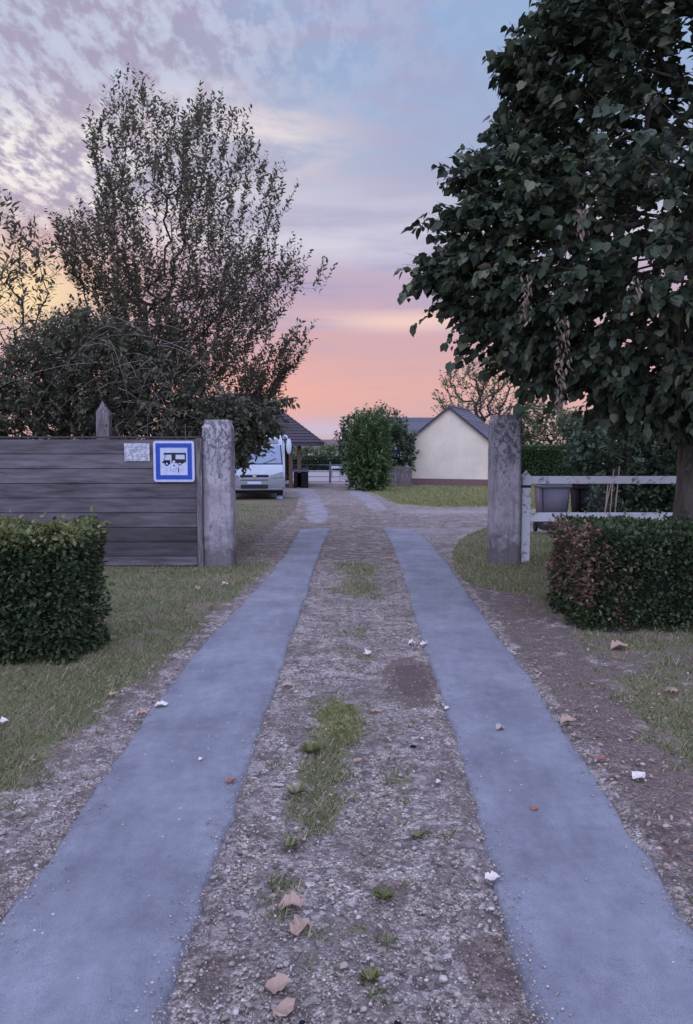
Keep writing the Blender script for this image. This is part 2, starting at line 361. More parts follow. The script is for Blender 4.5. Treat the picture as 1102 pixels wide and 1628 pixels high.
def concrete_material():
    m, nt, b = new_mat('lichened_concrete'); N = nt.nodes.new; L = nt.links.new
    tc = N('ShaderNodeTexCoord')
    def noise(s, d, r=.65, sc=(1, 1, 1)):
        mp = N('ShaderNodeMapping'); mp.inputs['Scale'].default_value = sc; L(tc.outputs['Object'], mp.inputs[0])
        n = N('ShaderNodeTexNoise'); n.inputs['Scale'].default_value = s; n.inputs['Detail'].default_value = d; n.inputs['Roughness'].default_value = r; L(mp.outputs[0], n.inputs['Vector']); return n.outputs['Fac']
    def mr(v, a, c, d=0, e=1):
        n = N('ShaderNodeMapRange'); n.interpolation_type = 'SMOOTHSTEP'; L(v, n.inputs[0])
        for i, q in zip((1, 2, 3, 4), (a, c, d, e)): n.inputs[i].default_value = q
        return n.outputs[0]
    def mix(f, a, c):
        n = N('ShaderNodeMix'); n.data_type = 'RGBA'; L(f, n.inputs[0])
        for k, v in ((6, a), (7, c)):
            if isinstance(v, tuple): n.inputs[k].default_value = (*v, 1)
            else: L(v, n.inputs[k])
        return n.outputs[2]
    def mth(op, a, c):
        n = N('ShaderNodeMath'); n.operation = op
        for i, v in enumerate((a, c)):
            if isinstance(v, (int, float)): n.inputs[i].default_value = v
            else: L(v, n.inputs[i])
        return n.outputs[0]
    sep = N('ShaderNodeSeparateXYZ'); L(tc.outputs['Object'], sep.inputs[0])
    c = mix(mr(noise(3, 6), .35, .65), (.17, .16, .185), (.34, .33, .365))
    c = mix(mr(noise(30, 5, .7), .3, .7, 0, .5), c, (.36, .34, .37))
    # lichen: more of it towards the top, as it grows
    l = mth('ADD', noise(24, 8, .72, (1, 1, .6)), mr(sep.outputs[2], .8, 1.9, -.05, .07))
    c = mix(mr(l, .51, .60, 0, .8), c, (.06, .062, .075))
    c = mix(mr(noise(40, 3), .62, .66, 0, .6), c, (.42, .41, .38))
    w = mth('ADD', noise(5, 5), mr(sep.outputs[2], 0, .75, .22, -.25))     # damp soiled foot
    c = mix(mr(w, .44, .68, 0, .8), c, (.085, .078, .085))
    st = noise(9, 4, .6, (1, 1, .12)); c = mix(mr(st, .52, .66, 0, .5), c, (.09, .085, .09))
    L(c, b.inputs['Base Color']); b.inputs['Roughness'].default_value = .92; b.inputs['Specular IOR Level'].default_value = .15
    bp = N('ShaderNodeBump'); bp.inputs['Strength'].default_value = .8; bp.inputs['Distance'].default_value = .012
    L(noise(22, 8, .72), bp.inputs['Height']); L(bp.outputs[0], b.inputs['Normal'])
    return m
M['ground'] = ground_material(); M['asphalt'] = asphalt_material(); M['concrete'] = concrete_material()
M['grit'] = mat('gritty_old_asphalt', (.25, .24, .27), (.15, .14, .155), 2.5, .9, .3, bscale=60, coord='Object', detail=9)
M['stone'] = leafmat('gravel_stone', [(.09, .078, .075), (.21, .18, .17), (.32, .28, .265), (.15, .125, .12), (.25, .21, .2), (.42, .39, .375)], .9, 0, .15)
M['wood_fence'] = mat('weathered_boards', (.115, .106, .12), (.033, .030, .036), 3.2, .85, .5, (.55, 3, 4.2), 10, .3, .7, island=.5)
M['wood_post'] = mat('weathered_post', (.17, .15, .165), (.05, .045, .052), 5, .85, .6, (9, 9, 1), 6)
M['wood_dark'] = mat('dark_wood', (.06, .05, .055), (.03, .026, .03), 5, .85, .4, (8, 8, 1))
M['white_paint'] = mat('flaking_white_paint', (.56, .58, .64), (.16, .15, .16), 11, .7, .5, (1, 1, 1), 8, .34, .46)
M['signwhite'] = mat('sign_white', (.42, .47, .62), (.34, .39, .54), 12, .35, .03)
M['signblue'] = mat('sign_blue', (.012, .055, .34), (.010, .045, .28), 10, .35)
M['black'] = mat('black_paint', (.012, .012, .016), (.009, .009, .012), 10, .5)
M['faint'] = mat('faded_print', (.26, .29, .38), (.2, .22, .30), 30, .5)
M['paper'] = mat('notice_paper', (.42, .44, .5), (.24, .25, .3), 22, .4, .1, lo=.45, hi=.55)
M['motor_white'] = mat('white_coachwork', (.40, .46, .55), (.35, .41, .50), 2, .3, spec=.5)
M['motor_grey'] = mat('grey_bumper', (.19, .20, .23), (.15, .16, .19), 4, .45)
M['glass'] = mat('windscreen_glass', (.12, .19, .32), (.06, .10, .19), 1.2, .08, spec=.9)
M['chrome'] = mat('bright_trim', (.6, .6, .62), (.5, .5, .52), 6, .25, metal=.8)
M['lamp'] = mat('headlight_glass', (.10, .11, .14), (.05, .05, .07), 8, .12, spec=.8)
M['rubber'] = mat('tyre_rubber', (.02, .02, .022), (.013, .013, .014), 14, .85)
M['cream'] = mat('cream_render', (.61, .55, .46), (.50, .45, .385), .9, .9, .15, bscale=90)
M['plinth'] = mat('brown_brick_plinth', (.17, .10, .10), (.11, .07, .075), 9, .9, .4, (1, 1, 4))
M['slate'] = mat('slate_roof', (.12, .115, .15), (.07, .068, .09), 5, .7, .4, (1, 6, 6), island=.2)
M['barge'] = mat('dark_bargeboard', (.05, .045, .065), (.035, .03, .045), 5, .7)
M['tileroof'] = mat('brown_tile_roof', (.17, .12, .12), (.11, .08, .085), 3, .85, .4, (1, 5, 5))
M['barnroof'] = mat('dark_barn_tiles', (.055, .045, .06), (.032, .028, .038), 5, .9, .5, (1, 6, 6))
M['brownwood'] = mat('brown_timber', (.12, .075, .055), (.07, .045, .035), 5, .85, .3, (6, 6, 1))
M['metal'] = mat('galvanised_tube', (.26, .26, .3), (.18, .18, .21), 14, .5, metal=.3)
M['yard'] = mat('pale_yard_concrete', (.50, .48, .50), (.36, .34, .36), .22, .9, .1, (1, .35, 1))
M['bingrey'] = mat('grey_bin_plastic', (.105, .10, .135), (.085, .08, .11), 3, .55)
M['binblack'] = mat('black_bin_plastic', (.012, .012, .016), (.008, .008, .012), 3, .8, spec=.1)
M['cane'] = mat('dry_cane', (.42, .34, .28), (.26, .2, .17), 10, .7, 0, (1, 1, .3))
M['farwall'] = mat('pale_far_wall', (.3, .27, .27), (.24, .22, .22), 2, .9)
M['leaf_white'] = leafmat('pale_fallen_leaf', [(.50, .46, .44), (.56, .52, .50)], .7, .05)
M['leaf_tan'] = leafmat('tan_fallen_leaf', [(.27, .19, .155), (.34, .25, .20)], .75, .05)
M['leaf_brown'] = leafmat('brown_fallen_leaf', [(.20, .10, .08), (.26, .14, .11)], .75, .05)

# ------------------------------------------------------------------ track edges (metres)
LL = [(-190, 1700), (-125, 1628), (0, 1470), (85, 1352), (165, 1235), (240, 1130), (300, 1052), (375, 970), (437, 905), (462, 868), (480, 838)]
LR = [(235, 1700), (262, 1628), (312, 1470), (350, 1350), (386, 1250), (419, 1150), (446, 1070), (480, 970), (501, 900), (511, 868), (526, 838)]
RL = [(872, 1700), (848, 1628), (800, 1470), (768, 1350), (742, 1250), (724, 1180), (705, 1120), (688, 1070), (656, 970), (638, 905), (624, 868), (608, 838)]
RR = [(1260, 1700), (1205, 1628), (1102, 1475), (1010, 1330), (900, 1165), (795, 1015), (735, 930), (708, 892), (684, 862), (648, 838)]
def edge(lst):
    p = np.array([G(*q) for q in lst]); o = np.argsort(p[:, 1]); return p[o]
eLL, eLR, eRL, eRR = map(edge, (LL, LR, RL, RR))
def ex(e, y):
    v = np.interp(y, e[:, 1], e[:, 0])
    k = (e[1, 0] - e[0, 0]) / (e[1, 1] - e[0, 1]); return np.where(y < e[0, 1], e[0, 0] + k * (y - e[0, 1]), v)
def inpoly(x, y, poly):
    c = np.zeros(x.shape, bool); n = len(poly)
    for i in range(n):
        x1, y1 = poly[i]; x2, y2 = poly[(i + 1) % n]
        if y1 == y2: continue
        t = ((y1 > y) != (y2 > y)) & (x < (x2 - x1) * (y - y1) / (y2 - y1) + x1); c ^= t
    return c
def ell(x, y, px, py, wpx, hpx):
    """soft spot on the ground, given by where it lies"""
    c = G(px, py); rx = wpx / FPX * c[1]; a = G(px, py - hpx)[1]; b = G(px, py + hpx)[1]; ry = (a - b) / 2; cy = (a + b) / 2
    return np.exp(-(((x - c[0]) / rx) ** 2 + ((y - cy) / ry) ** 2))
LAWN = [G(*p) for p in [(596, 785), (560, 774), (700, 772), (1400, 772), (1400, 808), (900, 812), (775, 806), (690, 806), (630, 801)]]
PILGRASS = [G(*p) for p in [(722, 905), (718, 878), (735, 855), (775, 838), (880, 850), (1250, 850), (1250, 950), (900, 950), (780, 938), (740, 925)]]
LEFTGRASS = [G(*p) for p in [(382, 790), (476, 790), (470, 812), (440, 870), (400, 900), (350, 905), (100, 905), (100, 790)]]
YARD = [G(*p) for p in [(440, 769), (566, 769), (570, 747), (440, 747)]]
def covers(x, y):
    n1 = fbm(x, y, 1.1, 3); n2 = fbm(x, y, 4.5, 9); n3 = fbm(x, y, .45, 21)
    g = np.zeros_like(x); s = np.zeros_like(x); lush = np.zeros_like(x); pale = np.zeros_like(x)
    near = y < 10.3
    dl = ex(eLL, y) - x                                     # metres left of the left track
    sh = np.interp(y, [2, 3.2, 4.5, 6, 10], [.36, .22, .10, .05, .0])
    n4 = fbm(x * 1.3, y, 2.3, 51); gl = np.clip((dl - sh) / np.interp(y, [2, 5, 9], [.42, .3, .15]), 0, 1) * np.clip(.18 + n1 * .75 + n4 * .55 - .35 * np.clip(n2 * 3 - 1.8, 0, 1), 0, 1)
    g = np.where(near, np.maximum(g, gl), g)
    s = np.where(near & (dl > 0), np.maximum(np.clip(1 - abs(dl - sh - .12) / .25, 0, 1) * np.interp(y, [3, 5, 7], [.3, .75, .6]) * (.4 + n2), np.clip((dl - sh) / .25, 0, 1) * (.35 + .6 * n2)), s)
    dr = x - ex(eRR, y)
    gr = np.clip((dr - np.interp(y, [2, 4, 6, 8.5, 9.5], [.4, .25, .35, .3, .1])) / .4, 0, 1) * np.clip(n1 * 1.0 + n2 * .35 - .05, 0, .9)
    g = np.where(near & (dr > 0), np.maximum(g, gr), g)
    s = np.where(near & (dr > 0), np.clip(dr / .12, 0, 1) * (.3 + n2 * .75), s)
    g = np.maximum(g, inpoly(x, y, PILGRASS) * .85)
    lw = inpoly(x, y, LAWN); g = np.maximum(g, lw * 1.0); lush = np.maximum(lush, lw * .85)
    lg = inpoly(x, y, LEFTGRASS); g = np.maximum(g, lg * np.clip(.10 + n1 * .85 - .42 * np.clip((x + 2.7) / 1.2, 0, 1) + .15, 0, 1)); s = np.where(lg, .6 + .4 * n2, s)
    far = (y > 50) | ((y > 10.3) & (x < -5.2)) | ((y > 10.3) & (x > 9)); g = np.where(far, .9, g); lush = np.where(y > 50, .5, lush)
    # between the tracks
    mid = (x > ex(eLR, y)) & (x < ex(eRL, y)) & near
    patch = sum(a * ell(x, y, *e) for a, e in [(1.0, (540, 1150, 48, 42)), (.8, (510, 1235, 50, 45)), (.45, (565, 1010, 60, 14)), (.75, (570, 905, 45, 28)), (.6, (575, 940, 50, 12)), (.5, (560, 1045, 70, 10)),
                                               (.5, (500, 1300, 60, 30)), (.4, (620, 1360, 50, 30)), (.45, (560, 1480, 90, 30)), (.4, (640, 1250, 60, 30)), (.4, (450, 1420, 40, 50)), (.4, (520, 1580, 90, 30))])
    g = np.where(mid, np.clip(patch * 1.1 * (.55 + n2 * .8), 0, .95), g); lush = np.where(mid, np.clip(1.0 * ell(x, y, 540, 1150, 40, 35), 0, 1), lush)
    sp = 1.9 * ell(x, y, 655, 1085, 40, 36) + .9 * ell(x, y, 800, 1560, 70, 90) + .5 * ell(x, y, 600, 1180, 60, 60) + .6 * ell(x, y, 330, 1560, 60, 90) + .5 * ell(x, y, 600, 1420, 150, 70) + .4 * ell(x, y, 545, 985, 40, 14)
    s = np.where(mid, np.clip(sp * (.6 + n2 * .8), 0, 1), s)
    # gravel apron beyond the posts: rather pale, leafy brown towards the left
    s = np.where((y > 10.3) & (x > -1.6) & (x < 1.2) & (y < 26), .25 + .5 * n2, s)
    yd = inpoly(x, y, YARD); pale = np.maximum(pale, yd * 1.0); g = np.where(yd, 0, g)
    ap = (y > 13) & (y < 27) & (x > .8) & (x < 14); pale = np.where(ap, np.clip(-.1 + .9 * n3 + .25 * (n2 - .5), 0, .55), pale); s = np.where(ap, np.clip(n2 * 1.1 - .2, 0, 1), s)
    g = np.where(ap & ~inpoly(x, y, LAWN) & ~inpoly(x, y, PILGRASS), 0, g)
    return g, s, lush, pale

# ------------------------------------------------------------------ ground
def ground():
    xs = np.concatenate([-np.geomspace(900, 5.2, 40), np.arange(-5, 5.0, .05), np.geomspace(5.2, 900, 40)])
    ys = np.concatenate([np.array([-900, -300, -80, -20, -5, -1, 0, .8, 1.2]), np.arange(1.5, 12, .05), np.geomspace(12.1, 60, 130), np.geomspace(62, 2500, 40)])
    X, Y = np.meshgrid(xs, ys); x = X.ravel(); y = Y.ravel()
    g, s, lu, pa = covers(x, y)
    z = gz(x, y) + (fbm(x, y, 2.2, 5) - .5) * .03 * (abs(x) < 12)
    z -= ((x > ex(eLL, y) - .02) & (x < ex(eLR, y) + .02) | (x > ex(eRL, y) - .02) & (x < ex(eRR, y) + .02)) * .012
    z = np.minimum(z, gz(x, y) + .012)
    V = np.stack([x, y, z], 1); ny, nx = X.shape
    i = np.arange(ny - 1)[:, None] * nx + np.arange(nx - 1)[None]
    F = np.stack([i, i + 1, i + nx + 1, i + nx], -1).reshape(-1, 4)
    me = npmesh('ground', V, F)
    for nm, a in (('grass', g), ('soil', s), ('lush', lu), ('pale', pa)):
        at = me.attributes.new(nm, 'FLOAT', 'POINT'); at.data.foreach_set('value', a.astype(np.float32))
    tag(link('ground', me, M['ground'], smooth=True), kind='structure')
ground()

def strip(name, eA, eB, y0, y1, dy=.025, seed=0, amp=.02, end_k=2.6, mt='asphalt'):
    ys = np.arange(y0, y1, dy); n = 9
    a = ex(eA, ys) + (fbm(ys, ys * 0 + 3, 1.6, seed) - .5) * amp * 2.2 + (fbm(ys, ys * 0 + 3, 11, seed + 4) - .5) * amp * 2
    b = ex(eB, ys) + (fbm(ys, ys * 0 + 8, 1.6, seed + 1) - .5) * amp * 2.2 + (fbm(ys, ys * 0 + 9, 11, seed + 5) - .5) * amp * 2
    t = np.array([0, .012, .04, .25, .5, .75, .96, .988, 1.0]); h = np.array([-.02, .006, .012, .015, .016, .015, .012, .006, -.02])
    X = a[:, None] * (1 - t) + b[:, None] * t; Y = np.repeat(ys[:, None], n, 1)
    Z = gz(X, Y) + h + (fbm(X, Y, 3, seed + 2) - .5) * .004
    fe = .12 + .5 * fbm(a * 0 + np.arange(n)[:, None].T * 1.7 + seed, np.zeros((1, n)), 1.0, seed)[0] if False else np.array([.10 + .55 * vnoise(np.array([k * .9 + seed]), np.array([.5]), seed)[0] for k in range(n)])
    dist_end = np.minimum(Y - ys[0], ys[-1] - Y) * (3.5 / max(3.5, ys[0] * .25)); Z -= .035 * np.clip(1 - dist_end / (fe[None] * end_k), 0, 1)
    V = np.stack([X, Y, Z], -1).reshape(-1, 3); i = np.arange(len(ys) - 1)[:, None] * n + np.arange(n - 1)[None]
    F = np.stack([i, i + 1, i + n + 1, i + n], -1).reshape(-1, 4)
    return tag(link(name, npmesh(name, V, F), M[mt], smooth=True), kind='structure')
strip('track', eLL, eLR, .9, eLL[-1, 1], seed=2)
strip('track', eRL, eRR, .9, eRL[-1, 1], seed=7)
fA, fB = edge([(482, 836), (490, 815), (484, 795), (462, 776)]), edge([(524, 836), (521, 815), (512, 795), (496, 776)])
strip('track', fA, fB, fA[0, 1] + .8, fA[-1, 1], .15, 12, .14, 4.0, 'grit')
fC, fD = edge([(592, 812), (575, 796), (545, 777)]), edge([(618, 812), (604, 796), (568, 777)])
strip('track', fC, fD, fC[0, 1], fC[-1, 1], .15, 15, .14, 4.0, 'grit')

# ------------------------------------------------------------------ scattered small stuff
def frames(n, D, up=(0, 0, 1), roll=None):
    D = D / np.linalg.norm(D, axis=1, keepdims=True); U = np.tile(np.array(up, float), (n, 1))
    S = np.cross(U, D); l = np.linalg.norm(S, axis=1, keepdims=True); S = np.where(l < 1e-3, np.array([[1., 0, 0]]), S / np.maximum(l, 1e-6))
    Nn = np.cross(D, S)
    if roll is not None:
        c, s = np.cos(roll)[:, None], np.sin(roll)[:, None]; S, Nn = S * c + Nn * s, Nn * c - S * s
    return D, S, Nn
def place(tv, tf, P, D, S, Nn, size, jit=0):
    """tv (k,3) template, tf list of faces; returns verts, flat faces, totals"""
    n = len(P); k = len(tv)
    T = np.repeat(tv[None], n, 0)
    if jit: T = T * (1 + (rng.random((n, k, 1)) - .5) * jit)
    V = P[:, None] + size[:, None, None] * (T[..., :1] * D[:, None] + T[..., 1:2] * S[:, None] + T[..., 2:] * Nn[:, None])
    flat = np.concatenate([np.array(f) for f in tf]); tot = np.array([len(f) for f in tf])
    F = (flat[None] + (np.arange(n) * k)[:, None]).ravel(); return V.reshape(-1, 3), F, np.tile(tot, n)
def leaf_t(half, droop=.12, fold=.18):
    """leaf from a half outline [(x,y)...] between base and tip"""
    pts = [(0, 0, 0), (1, 0, -droop)]
    l = [(x, y, fold * abs(y) - droop * x * x) for x, y in half]; r = [(x, -y, fold * abs(y) - droop * x * x) for x, y in half]
    tv = np.array(pts + l + r, float); k = len(half)
    return tv, [[0, 1] + [2 + i for i in range(k)][::-1], [0] + [2 + k + i for i in range(k)] + [1]]
LANCE = leaf_t([(.3, .15), (.65, .13)])
LANCE2 = leaf_t([(.25, .19), (.65, .18)])
OVAL = leaf_t([(.22, .24), (.6, .27)])
HEART = leaf_t([(-.08, .20), (.14, .43), (.42, .40), (.55, .43), (.80, .18)], .22, .22)
BLADE = (np.array([(0, .085, 0), (0, -.085, 0), (1, 0, .12)], float), [[0, 1, 2]])
def icos():
    bm = bmesh.new(); bmesh.ops.create_icosphere(bm, subdivisions=1, radius=1); tv = np.array([v.co for v in bm.verts]); tf = [[v.index for v in f.verts] for f in bm.faces]; bm.free(); return tv, tf
ICO = icos()
def density_pts(n, x0, x1, y0, y1, power=2.0):
    """points crowded towards the camera the way nearer ground shows larger"""
    u = rng.random(n); y = y0 * (y1 / y0) ** (u ** (1 / 1.0)); x = x0 + (x1 - x0) * rng.random(n); return x, y

def scatter_gravel():
    P = []
    n = 150000; y = 1.9 * (14 / 1.9) ** (rng.random(n) ** 1.25); x = (rng.random(n) - .5) * 2 * (y * .5 + .25)
    g, s, lu, pa = covers(x, y)
    onL = (x > ex(eLL, y) - .0) & (x < ex(eLR, y) + .0); onR = (x > ex(eRL, y)) & (x < ex(eRR, y))
    mid = (x > ex(eLR, y)) & (x < ex(eRL, y)); dl = ex(eLL, y) - x; dr = x - ex(eRR, y)
    nn = fbm(x, y, 3, 40)
    pr = np.where(mid, .55 + .5 * nn, 0)
    pr = np.where((dl > 0) & (dl < .42), .8 * (1 - dl / .45), pr); pr = np.where((dr > 0) & (dr < .3), .45 * (1 - dr / .3), pr)
    pr = pr * (1 - .8 * np.clip(g, 0, 1)) * (1 - .65 * s); pr = np.where(onL | onR, 0, pr); pr = np.where(y > 10, pr * .7, pr)
    ed = np.minimum(abs(x - ex(eLL, y)), abs(x - ex(eLR, y))); ed2 = np.minimum(abs(x - ex(eRL, y)), abs(x - ex(eRR, y)))
    e = np.minimum(ed, ed2); pr = np.where((onL | onR), 1.4 * np.exp(-e / .03) + .0008, pr)
    k = rng.random(n) < pr * .5; x, y = x[k], y[k]; n = len(x)
    on = (onL | onR)[k]
    sz = np.exp(rng.normal(math.log(.0027), .5, n)); sz = np.minimum(sz, .013) * (1 + y * .06); sz[on] = np.minimum(sz[on], .005)
    D = np.stack([rng.normal(size=n), rng.normal(size=n), rng.normal(size=n) * .3], 1); D, S, Nn = frames(n, D)
    S = S * (.6 + .4 * rng.random((n, 1))); Nn = Nn * (.4 + .3 * rng.random((n, 1)))
    P = np.stack([x, y, gz(x, y) + .010 + on * .010 + sz * .1], 1)
    V, F, T = place(ICO[0], ICO[1], P, D, S, Nn, sz, .6)
    tag(link('gravel', npmesh('gravel', V, F, T), M['stone']), 'loose grey and pinkish gravel lying between and beside the wheel tracks', 'gravel', kind='stuff')
scatter_gravel()

def scatter_grass():
    n = 420000; y = 2.0 * (45 / 2.0) ** (rng.random(n) ** .95); x = (rng.random(n) - .5) * 2 * (y * .5 + .3)
    g, s, lu, pa = covers(x, y)
    f = g + (fbm(x, y, 9, 60) - .5) * 1.4
    k = (f > .40) & (rng.random(n) < np.clip(f - .1, .15, .8)) & (x < np.where(y > 10, 14, 99))
    on = (x > ex(eLL, y)) & (x < ex(eLR, y)) | (x > ex(eRL, y)) & (x < ex(eRR, y)); k &= ~(on & (y < 13))
    k &= ~((y > 26) & ((x < .6)))
    for which, sel, mt in (('grass', k & (lu < .4), 'grassblade'), ('grass', k & (lu >= .4), 'lushblade')):
        xs, ys = x[sel], y[sel]; m = len(xs)
        if not m: continue
        h = (.018 + .026 * rng.random(m)) * (1 + ys * .05)
        D = np.stack([rng.normal(size=m) * .75, rng.normal(size=m) * .75, np.full(m, .8)], 1); D, S, Nn = frames(m, D, (0.3, 1, 0))
        P = np.stack([xs, ys, gz(xs, ys) + .004], 1); V, F, T = place(BLADE[0], BLADE[1], P, D, S, Nn, h)
        lab = 'short mixed green and straw coloured grass on the verges' if mt == 'grassblade' else 'brighter green grass of the far lawn and the patch between the tracks'
        tag(link(which, npmesh(which, V, F, T), M[mt]), lab, 'grass', kind='stuff')
scatter_grass()

def scatter_litter():
    n = 60000; y = 2.2 * (28 / 2.2) ** rng.random(n); x = (rng.random(n) - .5) * 2 * (y * .5 + .3)
    dl = ex(eLL, y) - x; dr = x - ex(eRR, y); mid = (x > ex(eLR, y)) & (x < ex(eRL, y))
    pr = np.where((dr > 0) & (y < 10.5), .5 * np.exp(-dr / 3), 0); pr = np.where((dl > 0) & (y < 10.5), .035, pr); pr = np.where(mid, .03, pr)
    pr = np.where((y > 10.5) & (x > -3.2) & (x < -.9), .45, pr); pr = np.where((dr > .8) & (y > 5.2) & (y < 6.6), .16, pr)
    pr = pr + np.where((y < 10.5) & (dr > .0) & (dr < .3), .22, 0) + np.where((y < 10.5) & (dl > 0) & (dl < .25), .12, 0) + np.where((y < 7.2) & (y > 5.2) & (dl > 1.0), .05, 0)
    pr = pr * np.clip(fbm(x, y, 1.8, 77) * 3 - 1.0, .08, 1.3)
    k = rng.random(n) < pr; x, y = x[k], y[k]; n = len(x)
    D = np.stack([rng.normal(size=n), rng.normal(size=n), rng.normal(size=n) * .25], 1); D, S, Nn = frames(n, D, roll=rng.normal(size=n) * .35)
    V, F, T = place(OVAL[0] * np.array([1, 1, 1.6]), OVAL[1], np.stack([x, y, gz(x, y) + .02], 1), D, S, Nn, (.011 + .024 * rng.random(n) ** 2) * np.where(y > 10, 1.8, 1))
    tag(link('leaf_litter', npmesh('leaf_litter', V, F, T), M['fallen']), 'small dry brown leaves strewn over the verges and the drive', 'leaf litter', kind='stuff')
scatter_litter()

# single fallen leaves large enough to point at
def fallen_leaf(px, py, wpx, m, label, ang, curl=.8, lift=0):
    c = G(px, py); s = wpx / FPX * math.hypot(c[1], 1.6)
    on = .02
    bm = bmesh.new(); n = 14; half = [(0, .0), (.1, .22), (.3, .40), (.42, .30), (.55, .42), (.8, .22), (1, 0)]
    rnd = random.Random(px * 7 + py)
    top = [(x - .5, yy * rnd.uniform(.75, 1.1)) for x, yy in half]; bot = [(x - .5, -yy * rnd.uniform(.75, 1.1)) for x, yy in half[1:-1]]
    mid = [(x - .5, 0) for x, _ in half]
    k1 = rnd.uniform(.5, 1.5); k2 = rnd.uniform(-.6, .9); z = lambda x, yy: curl * (yy * yy * 2.2 * k1 + .5 * x * x + k2 * x * yy) + .07 * math.sin(9 * x + py) + .06 * math.sin(14 * yy + px) + (.12 if abs(yy) > .3 else 0) * k2
    vm = [bm.verts.new((x * s, 0, z(x, 0) * s)) for x, _ in mid]
    for sgn, o in ((1, top[1:-1]), (-1, bot)):
        vo = [bm.verts.new((x * s, yy * s, z(x, yy) * s)) for x, yy in o]
        seq = [vm[0]] + vo + [vm[-1]]
        for i in range(len(seq) - 1):
            a, b = seq[i], seq[i + 1]; q = [vm[i], vm[i + 1], b, a]; q = [v for j, v in enumerate(q) if v not in q[:j]]
            if len(q) >= 3: bm.faces.new(q)
    bmesh.ops.recalc_face_normals(bm, faces=bm.faces)
    g = bmesh.ops.solidify(bm, geom=list(bm.faces), thickness=.0012)
    me = bpy.data.meshes.new('fallen_leaf'); bm.to_mesh(me); bm.free()
    o = link('fallen_leaf', me, m); o.location = (c[0], c[1], float(gz(*c)) + on + lift); o.rotation_euler = (0.1, -.15, ang)
    tag(o, label, 'fallen leaf', 'larger fallen leaves on and beside the drive')
LW, LT, LB = M['leaf_white'], M['leaf_tan'], M['leaf_brown']
for a in [
    (257, 1127, 22, LW, 'bright white upturned leaf at the outer edge of the left wheel track', .2),
    (226, 1141, 20, LT, 'narrow pale leaf on the gravel just outside the bright white leaf of the left track', .5),
    (319, 1213, 9, LW, 'tiny white leaf scrap alone in the middle of the left wheel track', 1.2),
    (368, 1249, 17, LB, 'small brown leaf near the inner edge of the left wheel track', .3),
    (1016, 1241, 24, LW, 'large white curled leaf on the grass to the right of the right track', .4),
    (795, 1164, 16, M['stone'], 'small grey curled leaf lying on the right wheel track', .1),
    (585, 1043, 17, LW, 'pale curled leaf on bare gravel beyond the green patch', .9),
    (655, 1027, 14, LW, 'left one of two pale leaves against the inner edge of the right track', 0),
    (674, 1028, 13, LW, 'right one of two pale leaves against the inner edge of the right track', .5),
    (457, 1095, 18, LT, 'pale leaf on gravel by the inner edge of the left track', .1),
    (465, 1447, 40, LT, 'large tan leaf lying flat on the gravel, farthest of the four tan leaves', .1),
    (478, 1484, 36, LT, 'large tan curled leaf just in front of the farthest tan leaf', .9),
    (444, 1577, 38, LT, 'tan leaf on gravel, second nearest to the camera', .2),
    (453, 1614, 36, LT, 'crumpled tan leaf at the very bottom of the picture', .7),
    (5, 1155, 18, LW, 'white leaf on the grass at the left edge of the picture', .6),
    (710, 1131, 10, LW, 'small white leaf scrap against the inner edge of the right track', .6),
    (904, 1153, 26, LT, 'broad tan leaf at the outer edge of the right wheel track', .0),
    (783, 1406, 22, LW, 'pale leaf at the inner edge of the right track in the foreground', .0),
    (570, 1217, 16, LT, 'pale leaf on the near end of the green patch between the tracks', .3),
    (596, 1137, 16, LT, 'narrow pale leaf on soil beside the green patch', -.2),
    (180, 1110, 16, LT, 'pale oval leaf on the left lawn in front of the clipped hedge', .1),
    (316, 938, 13, LT, 'yellowish upright leaf in the grass in front of the wooden fence', 1.4),
    (358, 932, 11, LW, 'pale leaf on the grass in front of the left concrete pillar', .2),
    (985, 1033, 30, LT, 'pale crumpled leaf under the foot of the right hedge', .1),
    (1068, 1105, 20, LT, 'pale leaf on dry grass near the right edge of the picture', -.3),
    (955, 1212, 18, LB, 'brown leaf at the edge of the right track beside the large white leaf', .1),
    (850, 1292, 14, LB, 'dark brown leaf crumbled on the right wheel track', .8),
    (697, 1250, 10, LW, 'small pale leaf on gravel beside the right track, farther than the tan leaves', .8)]:
    fallen_leaf(*a)
def stone(px, py, w, m, label):
    c = G(px, py); s = w / FPX * c[1] * .55
    bm = bmesh.new(); bmesh.ops.create_icosphere(bm, subdivisions=2, radius=s); rnd = random.Random(px)
    for v in bm.verts: v.co *= rnd.uniform(.82, 1.1); v.co.z *= .6
    me = bpy.data.meshes.new('stone'); bm.to_mesh(me); bm.free(); o = link('stone', me, m, smooth=True); o.location = (c[0], c[1], float(gz(*c)) + s * .3)
    tag(o, label, 'stone')
stone(657, 1190, 12, M['binblack'], 'small dark stone on the gravel right of the green patch')
stone(705, 1558, 15, M['stone'], 'light grey pebble, largest on the near gravel at the bottom right')
stone(481, 1633, 18, M['binblack'], 'left of two dark stones cut by the bottom edge of the picture')
stone(631, 1633, 18, M['binblack'], 'right of two dark stones cut by the bottom edge of the picture')

